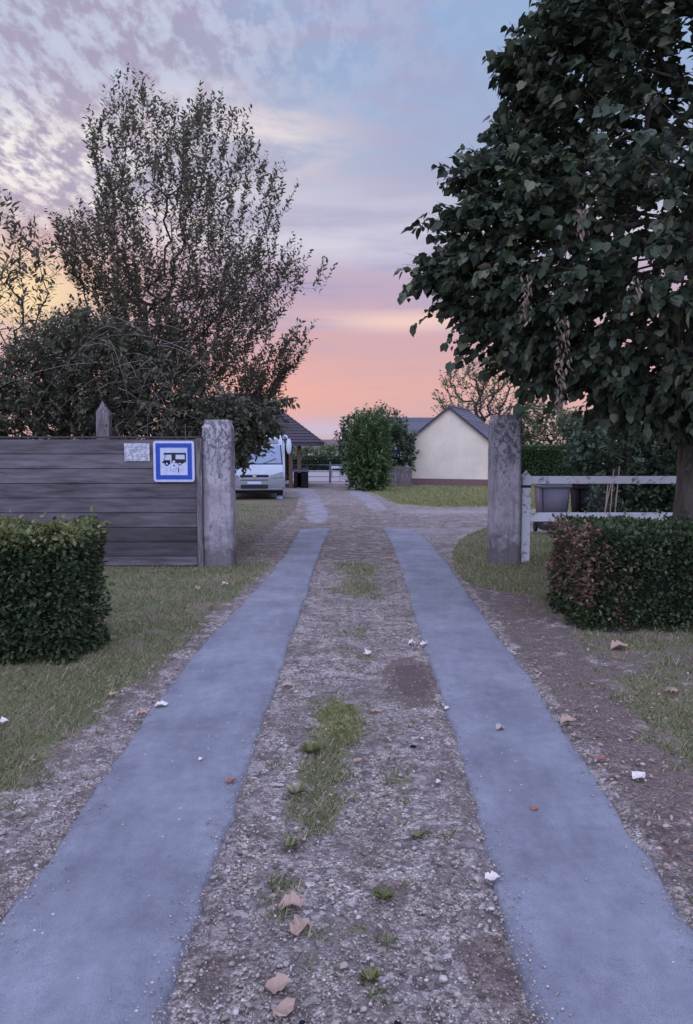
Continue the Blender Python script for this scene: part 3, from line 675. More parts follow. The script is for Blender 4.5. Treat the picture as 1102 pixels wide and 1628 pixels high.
# weeds: rosettes of blades
def weed(px, py, wpx, label, n=60, m='lushblade', up=.6):
    c = G(px, py); r = wpx / FPX * c[1] * .5
    a = rng.random(n) * 6.28; rr = r * .35 * np.sqrt(rng.random(n))
    P = np.stack([rr * np.cos(a), rr * np.sin(a), np.full(n, 0.0)], 1)
    D = np.stack([np.cos(a), np.sin(a), up + rng.random(n) * .8], 1); D, S, Nn = frames(n, D, (0, 0, 1), rng.normal(size=n) * .3)
    tv, tf = LANCE; V, F, T = place(tv * np.array([1, 1.1, 1]), tf, P, D, S, Nn, r * (.5 + .6 * rng.random(n)))
    o = link('weed', npmesh('weed', V, F, T), M[m]); o.location = (c[0], c[1], float(gz(*c)) + .01)
    tag(o, label, 'weed', 'low weeds growing in the gravel between the tracks')
weed(494, 1199, 40, 'bright green leafy weed at the near left corner of the grass patch', 80)
weed(610, 1432, 38, 'small green weed in the gravel, to the right of the large tan leaves', 60)
weed(588, 1563, 40, 'small green weed nearest to the camera in the middle gravel', 60)
weed(462, 1350, 34, 'thin green weed by the left side of the gravel strip', 40, 'grassblade')
weed(665, 1335, 30, 'dull green weed right of centre in the gravel', 40, 'grassblade')
weed(620, 1503, 30, 'faint grey green weed midway between the two bright near weeds', 40, 'grassblade')
weed(470, 1265, 40, 'straggly green tuft behind the thin weed on the left side of the gravel', 50, 'grassblade')

# ------------------------------------------------------------------ wooden fence on the left
PY = 9.9
def fence():
    xr = W(313, 800, PY)[0]; xe = W(323, 800, PY)[0]; zt = W(0, 697, PY)[2]
    t = empty('wooden_fence', ((xe - 6) / 2, PY, 0), label='tall weathered board fence of wide horizontal planks beside the left pillar', cat='fence')
    t0 = Vector(t.location)
    m = MB(); z = .02; rnd = random.Random(4)
    hs = [.19] * 9; hs[0] = .12; tot = sum(hs); k = (zt - .03) / tot
    for i, h in enumerate(hs):
        h *= k; segs = [(-7.0, -4.5), (-4.495, xr)]
        for a, b in segs: m.box(Vector(((a + b) / 2, PY + rnd.uniform(-.004, .004), z + h / 2)) - t0, (b - a, .03, h - .007), rx=rnd.uniform(-.02, .02), bev=.004)
        z += h
    m.build('board_panel', M['wood_fence'], t)
    MB().box(Vector(((-7 + xr) / 2, PY + .03, zt / 2)) - t0, (xr + 7, .018, zt - .04)).build('backing', M['wood_dark'], t)
    m = MB().box(Vector(((xr + xe) / 2, PY + .0, zt / 2)) - t0, (xe - xr - .006, .07, zt), bev=.006)
    m.build('end_post', M['wood_post'], t)
    m = MB().box(Vector(((-7 + xe) / 2, PY + .01, zt + .014)) - t0, (7 + xe, .075, .024), bev=.004); m.build('top_rail', M['wood_dark'], t)
fence()
def pointed_post(px, w, ytop, Y, m, label):
    c = W(px, ytop, Y); ww = w / FPX * Y; h = c[2] - float(gz(0, Y))
    b = MB(); b.box((0, 0, (h - .16) / 2), (ww, ww * .8, h - .16), bev=.01)
    z0 = h - .16
    bm = b.bm; vs = [bm.verts.new((sx * ww / 2 * .99, sy * ww * .4 * .99, z0 - .004)) for sx, sy in ((-1, -1), (1, -1), (1, 1), (-1, 1))]; ap = bm.verts.new((-.02, 0, h))
    for i in range(4): bm.faces.new((vs[i], vs[(i + 1) % 4], ap))
    o = b.build('wooden_post', m); o.location = (c[0], Y, float(gz(0, Y))); o.rotation_euler = (0, .02, 0)
    tag(o, label, 'post')
pointed_post(160, 21, 637, 10.3, M['wood_post'], 'grey wooden post with a pointed top rising above the board fence')
pointed_post(177, 22, 648, 10.9, M['wood_dark'], 'dark post just behind the pointed grey post above the board fence')

# camper service sign
def sign():
    Y = PY - .045; c = W(276.5, 733.5, Y); s = 65 / FPX * Y
    t = empty('information_sign', (c[0], Y, c[2]), label='square blue and white motorhome service sign fixed on the board fence', cat='sign')
    def rr(w, r, y, th, name, m):
        b = MB(); pts = []
        for cx_, cz_, a0 in ((1, 1, 0), (-1, 1, 90), (-1, -1, 180), (1, -1, 270)):
            for k in range(5):
                a = R(a0 + k * 22.5); pts.append(((w / 2 - r) * cx_ + r * math.cos(a), y, (w / 2 - r) * cz_ + r * math.sin(a)))
        b.poly(pts, (0, th, 0)); return b.build(name, m, t)
    rr(s, s * .07, 0, .025, 'sign_plate', M['signwhite'])
    b = MB(); o, i = s * .44, s * .335
    for x0, x1, z0, z1 in ((-o, o, i, o), (-o, o, -o, -i), (-o, -i, -i, i), (i, o, -i, i)): b.box(((x0 + x1) / 2, -.001, (z0 + z1) / 2), (x1 - x0, .008, z1 - z0))
    b.build('blue_border', M['signblue'], t)
    b = MB(); u = s / 800; y = -.002; fx = lambda X: (X - 575) * u; fz = lambda Z: (530 - Z) * u
    P = lambda L: b.poly([(fx(a), y, fz(c_)) for a, c_ in L], (0, .006, 0))
    P([(385, 362), (815, 362), (815, 400), (370, 400)])
    P([(530, 400), (610, 400), (610, 560), (530, 560)])
    P([(788, 400), (815, 400), (815, 545), (788, 545)])
    P([(610, 488), (788, 488), (788, 548), (750, 575), (610, 565)])
    P([(372, 515), (400, 503), (508, 505), (508, 590), (350, 560), (345, 545)])
    for cxp, cw in ((438, 45), (690, 38)):
        P([(cxp + cw * math.cos(a * .5236), 575 + cw * math.sin(a * .5236)) for a in range(12)])
    P([(575 + 20 * math.cos(a * .7854), 612 + 15 * math.sin(a * .7854)) for a in range(8)])
    P([(655, 645), (672, 645), (672, 745), (655, 745)])
    P([(412, 400), (385, 480), (375, 505), (388, 505), (425, 400)])
    b.build('pictogram', M['black'], t)
    b = MB(); y = -.004
    for cxp, cyp, rp in ((438, 575, 20), (690, 575, 20), (575, 538, 27)):
        b = MB(); P([(cxp + rp * math.cos(a * .5236), cyp + rp * math.sin(a * .5236)) for a in range(12)]); b.build('light_disc', M['signwhite'], t)
    y = -.001
    for q in ([(495, 640), (512, 640), (512, 735), (495, 735)], [(610, 640), (624, 640), (624, 700), (610, 700)], [(520, 690), (605, 690), (605, 700), (520, 700)], [(535, 720), (600, 720), (600, 732), (535, 732)], [(430, 650), (440, 650), (440, 730), (430, 730)], [(680, 700), (705, 690), (705, 705), (680, 715)]):
        b = MB(); P(q); b.build('faded_mark', M['faint'], t)
sign()
def notice():
    Y = PY - .03; c = W(218, 719, Y); w, h = 40 / FPX * Y, 28 / FPX * Y
    t = empty('notice', (c[0], Y, c[2]), label='small crinkled white notice pinned to the fence left of the blue sign', cat='notice')
    xs = np.linspace(-w / 2, w / 2, 14); zs = np.linspace(-h / 2, h / 2, 10); X, Z = np.meshgrid(xs, zs)
    Yv = -.006 - .006 * fbm(X + 3, Z, 14, 6); f = np.stack([X, Yv, Z], -1).reshape(-1, 3); bk = f + np.array([0, .004, 0])
    i = np.arange(9)[:, None] * 14 + np.arange(13)[None]; F = np.stack([i, i + 1, i + 15, i + 14], -1).reshape(-1, 4)
    me = npmesh('sheet', np.concatenate([f, bk]), np.concatenate([F, F[:, ::-1] + 140])); link('sheet', me, M['paper'], t, True)
    b = MB()
    for k, (a, z_) in enumerate(((.30, .30), (.34, .16), (.2, .05))): b.box((-.03 + .02 * k, -.0135, z_ * h), (a * w * 1.6, .001, .008))
    b.build('text_lines', M['faint'], t)
notice()

# ------------------------------------------------------------------ concrete pillars
def pillar(fl, fr, yb, yt, depth, Y, label, seed, round_top=0.0, taper=.06, chips=()):
    a = W(fl, yb, Y)[0]; b = W(fr, yb, Y)[0]; w = b - a; h = W(0, yt, Y)[2]
    bm = bmesh.new(); bmesh.ops.create_cube(bm, size=1, matrix=Matrix.Translation((0, 0, .5)))
    bmesh.ops.bevel(bm, geom=bm.edges[:], offset=.035, segments=2, affect='EDGES')
    bmesh.ops.subdivide_edges(bm, edges=[e for e in bm.edges if abs(e.verts[0].co.z - e.verts[1].co.z) > .5], cuts=46)
    bmesh.ops.subdivide_edges(bm, edges=[e for e in bm.edges if max(abs(e.verts[0].co.x - e.verts[1].co.x), abs(e.verts[0].co.y - e.verts[1].co.y)) > .5], cuts=10)
    V = np.array([v.co for v in bm.verts]); t = V[:, 2]
    sx = w * (1 - taper * t); sy = depth * (1 - taper * t)
    X, Y_, Z = V[:, 0] * sx, V[:, 1] * sy, V[:, 2] * (h + .15) - .15
    d = (fbm(X * 3 + Y_ * 2 + seed, Z + seed, 5, seed, 5) - .5) * .022
    top = np.clip((t - .9) / .1, 0, 1); X *= 1 - round_top * top * top; Y_ *= 1 - round_top * top * top
    Z = Z + np.where(t > .97, (fbm(X + 5, Y_ + seed, 7, seed + 3) - .5) * .05 - .05 * round_top * (abs(X) / w * 2) ** 2, 0)
    r = np.sqrt(X ** 2 + Y_ ** 2) + 1e-6; X = X + X / r * d; Y_ = Y_ + Y_ / r * d
    for cx, cz, cr, cdp in chips:                       # broken-out spots on the face
        q = np.exp(-(((X - cx) / cr) ** 2 + ((Z - cz) / (cr * 1.5)) ** 2)) * (Y_ < 0) * cdp; Y_ = Y_ + q
    for v, x, y, z in zip(bm.verts, X, Y_, Z): v.co = (x, y, z)
    me = bpy.data.meshes.new('concrete_pillar'); bm.to_mesh(me); bm.free()
    o = link('concrete_pillar', me, M['concrete'], None, True); o.location = ((a + b) / 2, Y + depth / 2, 0)
    tag(o, label, 'gate pillar', 'gate pillars either side of the drive')
pillar(323, 371, 903, 668, .34, 9.9, 'rough grey concrete pillar with worn top at the end of the board fence', 11, .10, .05, [(.05, 1.2, .04, .03), (-.08, .5, .05, .02)])
pillar(783, 826, 893, 659, .42, 10.15, 'square lichen spotted concrete pillar beside the white rail fence', 23, .03, -.02, [(.02, .62, .035, .05), (.08, 1.45, .03, .04), (.10, 1.36, .03, .04), (.13, .8, .02, .03)])

# ------------------------------------------------------------------ white rail fence
def rail_fence():
    Y = 10.4; c = W(833.5, 893, Y); h = W(0, 756, Y)[2]; w = 13.5 / FPX * Y
    t = empty('rail_fence', (c[0], Y, 0), label='low white painted wooden fence with two rails beside the right pillar', cat='fence')
    b = MB().box((0, 0, h / 2 - .05), (w, w, h + .1), bev=.008)
    bm = b.bm; vs = [bm.verts.new((sx * w / 2 * .97, sy * w / 2 * .97, h - .004)) for sx, sy in ((-1, -1), (1, -1), (1, 1), (-1, 1))]; ap = bm.verts.new((0, 0, h + .075))
    for i in range(4): bm.faces.new((vs[i], vs[(i + 1) % 4], ap))
    b.build('fence_post', M['white_paint'], t)
    MB().box((0, -.002, W(0, 773, Y)[2]), (w + .008, w + .008, .035)).build('strap', M['black'], t)
    for y1, y2 in ((757, 769), (815, 829)):
        z1, z2 = W(0, y1, Y)[2], W(0, y2, Y)[2]
        MB().box((w / 2 + 2.0, 0, (z1 + z2) / 2), (4.0, .06, z1 - z2), bev=.008).build('rail', M['white_paint'], t)
    MB().box((3.1, .03, h / 2 - .05), (w, w, h), bev=.008).build('fence_post', M['white_paint'], t)
rail_fence()

# ------------------------------------------------------------------ plants
def tubes(nodes, par, rad, n=5):
    k = np.where(par >= 0)[0]; A = nodes[par[k]]; B = nodes[k]; ra = rad[par[k]]; rb = rad[k]; ra = np.minimum(ra, rb * 1.7)
    D = B - A; l = np.linalg.norm(D, axis=1); ok = l > 1e-5; A, B, ra, rb, D = A[ok], B[ok], ra[ok], rb[ok], D[ok]
    D, S, Nn = frames(len(D), D, (.31, .2, .9)); ang = np.arange(n) * 2 * math.pi / n
    ring = S[:, None] * np.cos(ang)[None, :, None] + Nn[:, None] * np.sin(ang)[None, :, None]
    V = np.concatenate([A[:, None] + ring * ra[:, None, None], B[:, None] + ring * rb[:, None, None]], 1).reshape(-1, 3)
    base = np.arange(len(D)) * 2 * n; i = np.arange(n); j = (i + 1) % n
    F = (base[:, None, None] + np.stack([i, j, j + n, i + n], 1)[None]).reshape(-1, 4)
    return V, F
def grow(T, trunk, step=.25, bend=.25):
    """connect every twig tip to the nearest limb, nearest tips first"""
    nodes = [np.array(p, float) for p in trunk]; par = list(range(-1, len(trunk) - 1)); cap = 60000
    A = np.zeros((cap, 3)); pl = np.zeros(cap); pr = np.full(cap, -1); n = len(nodes)
    for i, p in enumerate(nodes): A[i] = p; pr[i] = i - 1; pl[i] = 0 if i == 0 else pl[i - 1] + np.linalg.norm(p - nodes[i - 1])
    base = A[n - 1]; order = np.argsort(np.linalg.norm(T - base, axis=1) + rng.random(len(T)) * .3); tips = np.zeros(len(T), int)
    for q in order:
        t = T[q]; d = np.linalg.norm(A[:n] - t, axis=1); cost = d + .22 * pl[:n] + .8 * np.maximum(0, A[:n, 2] - t[2]); j = int(np.argmin(cost)); L_ = d[j]; m = max(2, int(L_ / step))
        if n + m >= cap: tips[q] = j; continue
        a = A[j].copy(); mid = (a + t) / 2 + np.array([0, 0, -bend * L_ * .5]) + rng.normal(size=3) * .05 * L_; prev = j
        for s in range(1, m + 1):
            u = s / m; A[n] = (1 - u) ** 2 * a + 2 * u * (1 - u) * mid + u * u * t; pr[n] = prev; pl[n] = pl[prev] + L_ / m; prev = n; n += 1
        tips[q] = prev
    A = A[:n]; pr = pr[:n]; cnt = np.zeros(n)
    for q in tips: cnt[q] += 1
    for i in range(n - 1, 0, -1):
        cnt[pr[i]] += cnt[i]
    return A, pr, cnt, tips
def poly_sample(n, poly, Y0, tmax, edge_bias=0.0, rcurv=1.6, dens=None):
    """points in a volume whose face-on outline is poly (pixels at distance Y0)"""
    P = np.array([W(px, py, Y0) for px, py in poly])[:, [0, 2]]; lo, hi = P.min(0), P.max(0); out = []
    a = P; b = np.roll(P, -1, 0)
    while len(out) < n:
        q = lo + (hi - lo) * rng.random((n * 3, 2)); k = inpoly(q[:, 0], q[:, 1], P); q = q[k]
        ab = b - a; ap = q[:, None] - a[None]; t = np.clip((ap * ab).sum(-1) / np.maximum((ab * ab).sum(-1), 1e-9), 0, 1)
        d = np.linalg.norm(ap - t[..., None] * ab, axis=-1).min(1)
        if dens is not None: k = rng.random(len(q)) < dens(q[:, 0], q[:, 1]); q, d = q[k], d[k]
        if edge_bias: k = rng.random(len(q)) < np.maximum(np.exp(-d / edge_bias), .35); q, d = q[k], d[k]
        th = np.minimum(tmax, np.sqrt(2 * rcurv * d + d * d)); s = rng.uniform(-1, 1, len(q)); s = np.sign(s) * abs(s) ** .6
        out += list(np.stack([q[:, 0], Y0 + s * th, q[:, 1]], 1))
    return np.array(out[:n])
def shoots(tips, dirs, length, per, leaf, size, spread=.9, droop=0, up=(0, 0, 1), hang=0):
    """leaves set alternately along each shoot; returns leaf mesh data and twig segments"""
    n = len(tips); u = np.linspace(.08, 1, per)[None, :, None]; Ls = length * (.6 + .8 * rng.random((n, 1, 1)))
    dirs = dirs / np.linalg.norm(dirs, axis=1, keepdims=True)
    P = tips[:, None] + dirs[:, None] * u * Ls + np.array([0, 0, -1.]) * droop * (u * Ls) ** 2 + rng.normal(size=(n, per, 3)) * .012
    rv = rng.normal(size=(n, per, 3)); rv -= (rv * dirs[:, None]).sum(-1, keepdims=True) * dirs[:, None]; rv /= np.linalg.norm(rv, axis=-1, keepdims=True)
    D = dirs[:, None] * .6 + rv * spread; D[..., 2] -= hang
    P = P.reshape(-1, 3); D = D.reshape(-1, 3); N_ = len(P); D, S, Nn = frames(N_, D, up, rng.normal(size=N_) * .5)
    return place(leaf[0], leaf[1], P, D, S, Nn, size * (.4 + .95 * rng.random(N_)), .12)
def plant(name, label, cat, base, T, dirs, trunk, leaf, leafm, size, length, per, group=None, trunk_r=.0, tip_r=.004, barkm='bark_dark', spread=.9, droop=0., hang=0., extra=None, bend=.25, crown='crown', stem='trunk', step=.25, rmax=.16, up=(0, 0, 1)):
    t = empty(name, base, label=label, cat=cat, group=group); b = np.array(base)
    A, pr, cnt, tips = grow(T, trunk, step, bend); rad = np.minimum(tip_r * np.sqrt(np.maximum(cnt, 1)) ** 1.05, rmax)
    d_ = dirs / np.linalg.norm(dirs, axis=1, keepdims=True); nA = len(A); nn = len(T)
    A = np.concatenate([A, T + d_ * length * .75]); pr = np.concatenate([pr, tips]); rad = np.concatenate([rad, np.full(nn, tip_r * .4)])
    V, F = tubes(A - b, pr, rad); link(stem, npmesh(stem, V, F), M[barkm], t, True)
    V, F_, T_ = shoots(T - dirs / np.linalg.norm(dirs, axis=1, keepdims=True) * length * .35, dirs, length, per, leaf, size, spread, droop, up, hang)
    link(crown, npmesh(crown, V - b, F_, T_), M[leafm], t)
    return t
def outward(T, c, up=.5, noise=.4):
    D = T - np.array(c); D /= np.maximum(np.linalg.norm(D, axis=1, keepdims=True), .01); D[:, 2] += up; return D + rng.normal(size=D.shape) * noise

# big lime tree on the right
def linden():
    Y0 = 8.6; poly = [(690, 0), (690, 0)]
    poly = [(905, -20), (872, 50), (815, 100), (845, 150), (812, 215), (830, 250), (780, 262), (735, 292), (775, 322), (705, 355), (760, 395), (668, 425), (725, 455), (712, 480), (780, 500), (775, 530), (820, 545), (820, 575), (865, 595), (910, 610), (955, 625), (1010, 650), (1090, 660),
            (1200, 690), (1380, 600), (1450, 420), (1420, 200), (1350, -60), (1250, -160), (1000, -150)]
    T = poly_sample(5200, poly, Y0, 2.9, .9, 1.5); cl = (fbm(T[:, 0] + T[:, 1] * .6 + 20, T[:, 2] * 1.3 + T[:, 1] * .35, 1.25, 33) > .44) | (rng.random(len(T)) < .22); T = T[cl]
    keep = ~((T[:, 2] < 2.25) & (T[:, 1] < 7.0)); T = T[keep]
    # open a few gaps low down, where the sky shows through
    for gx, gy, gr in ((930, 640, .045), (893, 578, .016), (955, 505, .014), (898, 645, .02)):
        g = np.array([W(gx, gy, 1.0)])[0]; g = np.array([g[0], 1, g[2] - CAMZ]); q = T - np.array([0, 0, CAMZ]); dx = q[:, 0] / q[:, 1] - g[0]; dz = q[:, 2] / q[:, 1] - g[2]
        T = T[np.hypot(dx, dz) > gr * .5]
    tx = W(1110, 700, Y0)[0]; c = (tx, Y0, 3.6)
    D = outward(T, c, .05, .35)
    trunk = [(tx, Y0, -.1), (tx, Y0, 0.0), (tx + .01, Y0, .8), (tx, Y0 + .02, 1.6), (tx + .03, Y0, 2.4), (tx - .02, Y0, 3.4), (tx, Y0, 4.4), (tx, Y0, 5.4)]
    t = plant('lime_tree', 'large dense lime tree with big heart shaped leaves overhanging the right hedge', 'tree', (tx, Y0, 0), T, D, trunk, HEART, 'linden', .098, .44, 17, trunk_r=.2, tip_r=.003, barkm='bark', spread=.8, hang=.55, droop=.3)
    # trunk skin with some thickness
    b = MB(); zs = np.linspace(-.1, 2.8, 18); bm = b.bm; rings = []
    for z in zs:
        r = .235 + .10 * math.exp(-max(z, 0) * 4) - .02 * z; ring = []
        for k in range(18):
            a = k * 2 * math.pi / 18; rr = r * (1 + .06 * math.sin(3 * a + z) + .04 * random.uniform(-1, 1)); ring.append(bm.verts.new((rr * math.cos(a), rr * math.sin(a), z)))
        rings.append(ring)
    for r1, r2 in zip(rings[:-1], rings[1:]):
        for k in range(18): bm.faces.new((r1[k], r1[(k + 1) % 18], r2[(k + 1) % 18], r2[k]))
    b.build('lower_trunk', M['bark'], t, True)
    # withered hanging shoots
    P = []; Dd = []
    for px, py, L_, Y in ((893, 500, .45, 6.6), (893, 565, .45, 6.4), (925, 320, .25, 6.1), (838, 430, .45, 6.9), (1015, 440, .15, 6.0)):
        s = np.array(W(px, py, Y)); m = int(120 * L_); u = rng.random(m)
        P.append(s + np.stack([rng.normal(size=m) * .03, rng.normal(size=m) * .03, -u * L_], 1)); Dd.append(np.stack([rng.normal(size=m) * .35, rng.normal(size=m) * .35, np.full(m, -1)], 1))
    P = np.concatenate(P); Dd = np.concatenate(Dd); D, S, Nn = frames(len(P), Dd, (.2, 1, 0), rng.normal(size=len(P)))
    V, F, T_ = place(LANCE[0], LANCE[1], P - np.array([tx, Y0, 0]), D, S, Nn, .025 + .05 * rng.random(len(P)))
    link('withered_leaves', npmesh('withered_leaves', V, F, T_), M['dry'], t)
linden()

# tall airy shrub behind the fence
def left_tree():
    Y0 = 13.0
    poly = [(60, 690), (66, 600), (95, 520), (150, 470), (105, 420), (85, 345), (140, 335), (165, 290), (135, 235), (170, 150), (225, 118), (262, 150), (300, 190), (325, 152), (352, 150), (400, 195), (425, 245), (465, 265), (472, 330), (500, 385), (540, 428), (495, 450),
            (475, 490), (490, 560), (462, 600), (430, 640), (400, 690)]
    poly = [(275 + (x - 275) * (.95 if y < 640 else 1), y + (30 if y < 450 else 12 if y < 600 else 0)) for x, y in poly]
    zt = W(0, 120, Y0)[2]
    dens = lambda x, z: np.interp(z, [1, 3.2, 4.6, 5.8, zt], [1, 1, .62, .45, .34]) * np.clip((fbm(x + 40, z + 3, 1.5, 91) - .30) * 4.5, .10, 1)
    T = poly_sample(2700, poly, Y0, 1.7, 0, 1.2, dens)
    bx = W(235, 690, Y0)[0]; g = float(gz(0, Y0)); c = (bx, Y0, 1.5)
    D = outward(T, c, .9, .28)
    trunk = [(bx, Y0, g - .1), (bx, Y0, g), (bx + .05, Y0, .9), (bx - .02, Y0 + .05, 1.8), (bx + .03, Y0, 2.8), (bx, Y0, 3.8)]
    plant('tall_shrub', 'tall airy small leaved tree rising behind the board fence against the sunset', 'tree', (bx, Y0, g), T, D, trunk, LANCE2, 'shrubleaf', .074, .5, 24, tip_r=.0016, barkm='bark_dark', spread=.8, bend=.15, rmax=.045, step=.3)
left_tree()
def edge_tree():
    Y0 = 11.8; poly = [(-200, 700), (-200, 380), (-90, 300), (-20, 330), (45, 345), (85, 425), (70, 500), (40, 590), (20, 700)]
    T = poly_sample(420, poly, Y0, 1.3, 0, 1.0); bx = W(-70, 690, Y0)[0]; g = float(gz(0, Y0)); D = outward(T, (bx, Y0, 1.0), .5, .5)
    trunk = [(bx, Y0, g - .1), (bx, Y0, g), (bx, Y0, 1.4), (bx + .04, Y0, 2.4)]
    plant('small_tree', 'thin branched sparse tree at the left edge of the picture', 'tree', (bx, Y0, g), T, D, trunk, LANCE, 'shrubleaf', .11, .5, 13, tip_r=.0022, spread=.9, droop=.4, step=.3)
edge_tree()
def thicket():
    Y0 = 11.3; poly = [(-120, 720), (-120, 590), (0, 575), (60, 535), (130, 500), (200, 525), (290, 580), (370, 645), (372, 720)]
    T = poly_sample(1800, poly, Y0, .85, 0, .7); bx = W(140, 690, Y0)[0]; g = float(gz(0, Y0)); D = outward(T, (bx, Y0 + .8, 1.0), .35, .7); D[:, 1] -= .4
    trunk = [(bx, Y0 + .2, g - .1), (bx, Y0 + .2, g), (bx, Y0 + .2, .9), (bx + .04, Y0 + .1, 1.7)]
    t = plant('thicket', 'dense dark tangle of shrubs just behind the board fence', 'shrub', (bx, Y0, g), T, D, trunk, LANCE2, 'thicket', .072, .36, 18, tip_r=.004, spread=1.0, step=.3, droop=.5)
    # bare arching canes in front of it
    bb = np.array([bx, Y0, g])
    for k in range(48):
        s = np.array(W(rng.uniform(150, 310), rng.uniform(520, 690), Y0 - .9 + rng.uniform(-.2, .1))); d = np.array([rng.normal() * .8, rng.normal() * .15, rng.uniform(-.5, .9)]); L_ = rng.uniform(.4, 1.1)
        u = np.arange(8) / 7; p = s + d * L_ * u[:, None] + np.array([0, 0, -.45]) * (u[:, None] * L_) ** 2 * 1.5
        V, F = tubes(p - bb, np.arange(8) - 1, .0045 * (1 - .7 * u), 4); link('dead_cane', npmesh('dead_cane', V, F), M['deadtwig'], t)
thicket()
def pillar_bush():
    Y0 = 11.6; poly = [(318, 700), (330, 640), (380, 640), (410, 642), (466, 628), (440, 650), (442, 664), (428, 684), (408, 702), (386, 730), (340, 745)]
    T = poly_sample(340, poly, Y0, .5, 0, .5); bx = W(345, 720, Y0)[0]; g = float(gz(0, Y0)); D = outward(T, (bx, Y0, 2.0), -.1, .4); D[:, 2] -= .25
    trunk = [(bx, Y0, g - .1), (bx, Y0, g), (bx, Y0, .9), (bx + .04, Y0, 1.6)]
    plant('overhanging_bush', 'leafy green bush spilling out behind the left pillar in front of the motorhome', 'bush', (bx, Y0, g), T, D, trunk, OVAL, 'thicket', .09, .26, 10, tip_r=.0035, spread=.9, hang=.2, step=.2, droop=.4)
pillar_bush()

# clipped hedges of the foreground
def hedge(name, label, x0, x1, y0, y1, h, seed, brown=False, lean=0., top='hedge_top', n=15000, taper=.06):
    r = np.random.default_rng(seed); t = empty(name, ((x0 + x1) / 2, (y0 + y1) / 2, 0), label=label, cat='hedge', group='clipped hedges in front of the gate')
    b0 = np.array([(x0 + x1) / 2, (y0 + y1) / 2, 0]); lx, ly = x1 - x0, y1 - y0
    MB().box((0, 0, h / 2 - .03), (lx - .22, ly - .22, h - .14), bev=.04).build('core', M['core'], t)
    def side(n, f):
        P = []; 
        a = r.random(n); z = r.random(n)
        dp = r.random(n) ** 2 * .11 - .03
        if f == 'front': p = np.stack([x0 + a * lx, y0 + dp, z * h], 1); nn = np.array([0, -1, .25])
        if f == 'back': p = np.stack([x0 + a * lx, y1 - dp, z * h], 1); nn = np.array([0, 1, .25])
        if f == 'left': p = np.stack([x0 + dp, y0 + a * ly, z * h], 1); nn = np.array([-1, 0, .25])
        if f == 'right': p = np.stack([x1 - dp, y0 + a * ly, z * h], 1); nn = np.array([1, 0, .25])
        if f == 'top': p = np.stack([x0 + a * lx, y0 + z * ly, h - dp * .8], 1); nn = np.array([0, 0, 1.])
        stray = r.random(n) < .035; p = p + nn * (stray * r.random(n) * .075)[:, None]
        bul = (fbm(p[:, 0] + p[:, 1] * 1.3 + 9, p[:, 2] + 5, 3.2, seed) - .5) * .24
        p = p + nn * bul[:, None]
        zz = p[:, 2:3] / h; p[:, :2] = b0[:2] + (p[:, :2] - b0[:2]) * (1 - taper * (1 - zz) * .8 * (1 / np.array([lx, ly]))); 
        D = nn + r.normal(size=p.shape) * .75; D[:, 2] += .15
        return p, D
    areas = {'front': lx * h, 'left': ly * h, 'right': ly * h, 'top': lx * ly, 'back': lx * h * .3}; tot = sum(areas.values())
    groups = {'foliage': ([], []), 'top_leaves': ([], []), 'withered_leaves': ([], [])}
    for f, a in areas.items():
        p, D = side(int(n * a / tot), f)
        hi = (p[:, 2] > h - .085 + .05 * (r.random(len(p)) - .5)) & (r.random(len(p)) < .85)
        br = np.zeros(len(p), bool)
        if brown:
            q = (p[:, 0] - x0); lim = .02 + .27 * fbm(p[:, 1] * 3, p[:, 2], 2.3, 5) ; br = (q < lim * np.interp(p[:, 2], [0, .3, .55, h], [.0, 1.0, 1.35, .9])) & (p[:, 2] > .2); br |= (q < .7) & (fbm(p[:, 0] * 2, p[:, 2] * 2, 2.1, 44) > .66)
            br &= r.random(len(p)) < .62
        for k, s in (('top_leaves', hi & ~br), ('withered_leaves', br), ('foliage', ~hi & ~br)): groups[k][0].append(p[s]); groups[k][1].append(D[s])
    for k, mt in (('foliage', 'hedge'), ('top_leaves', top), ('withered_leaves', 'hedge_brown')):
        p = np.concatenate(groups[k][0]); D = np.concatenate(groups[k][1]); m = len(p)
        if m < 5: continue
        D, S, Nn = frames(m, D, (0, 0, 1), r.normal(size=m) * .5); V, F, T = place(OVAL[0], OVAL[1], p - b0, D, S, Nn, .026 + .03 * r.random(m))
        link(k, npmesh(k, V, F, T), M[mt], t)
hedge('clipped_hedge', 'clipped green hedge with lighter yellow green top at the left edge', -5.2, -1.99, 5.45, 6.12, .955, 3, n=46000)
hedge('clipped_hedge', 'dark clipped hedge with a withered brown end under the lime tree', 2.02, 6.2, 6.45, 7.5, .825, 8, True, top='hedge', n=46000)

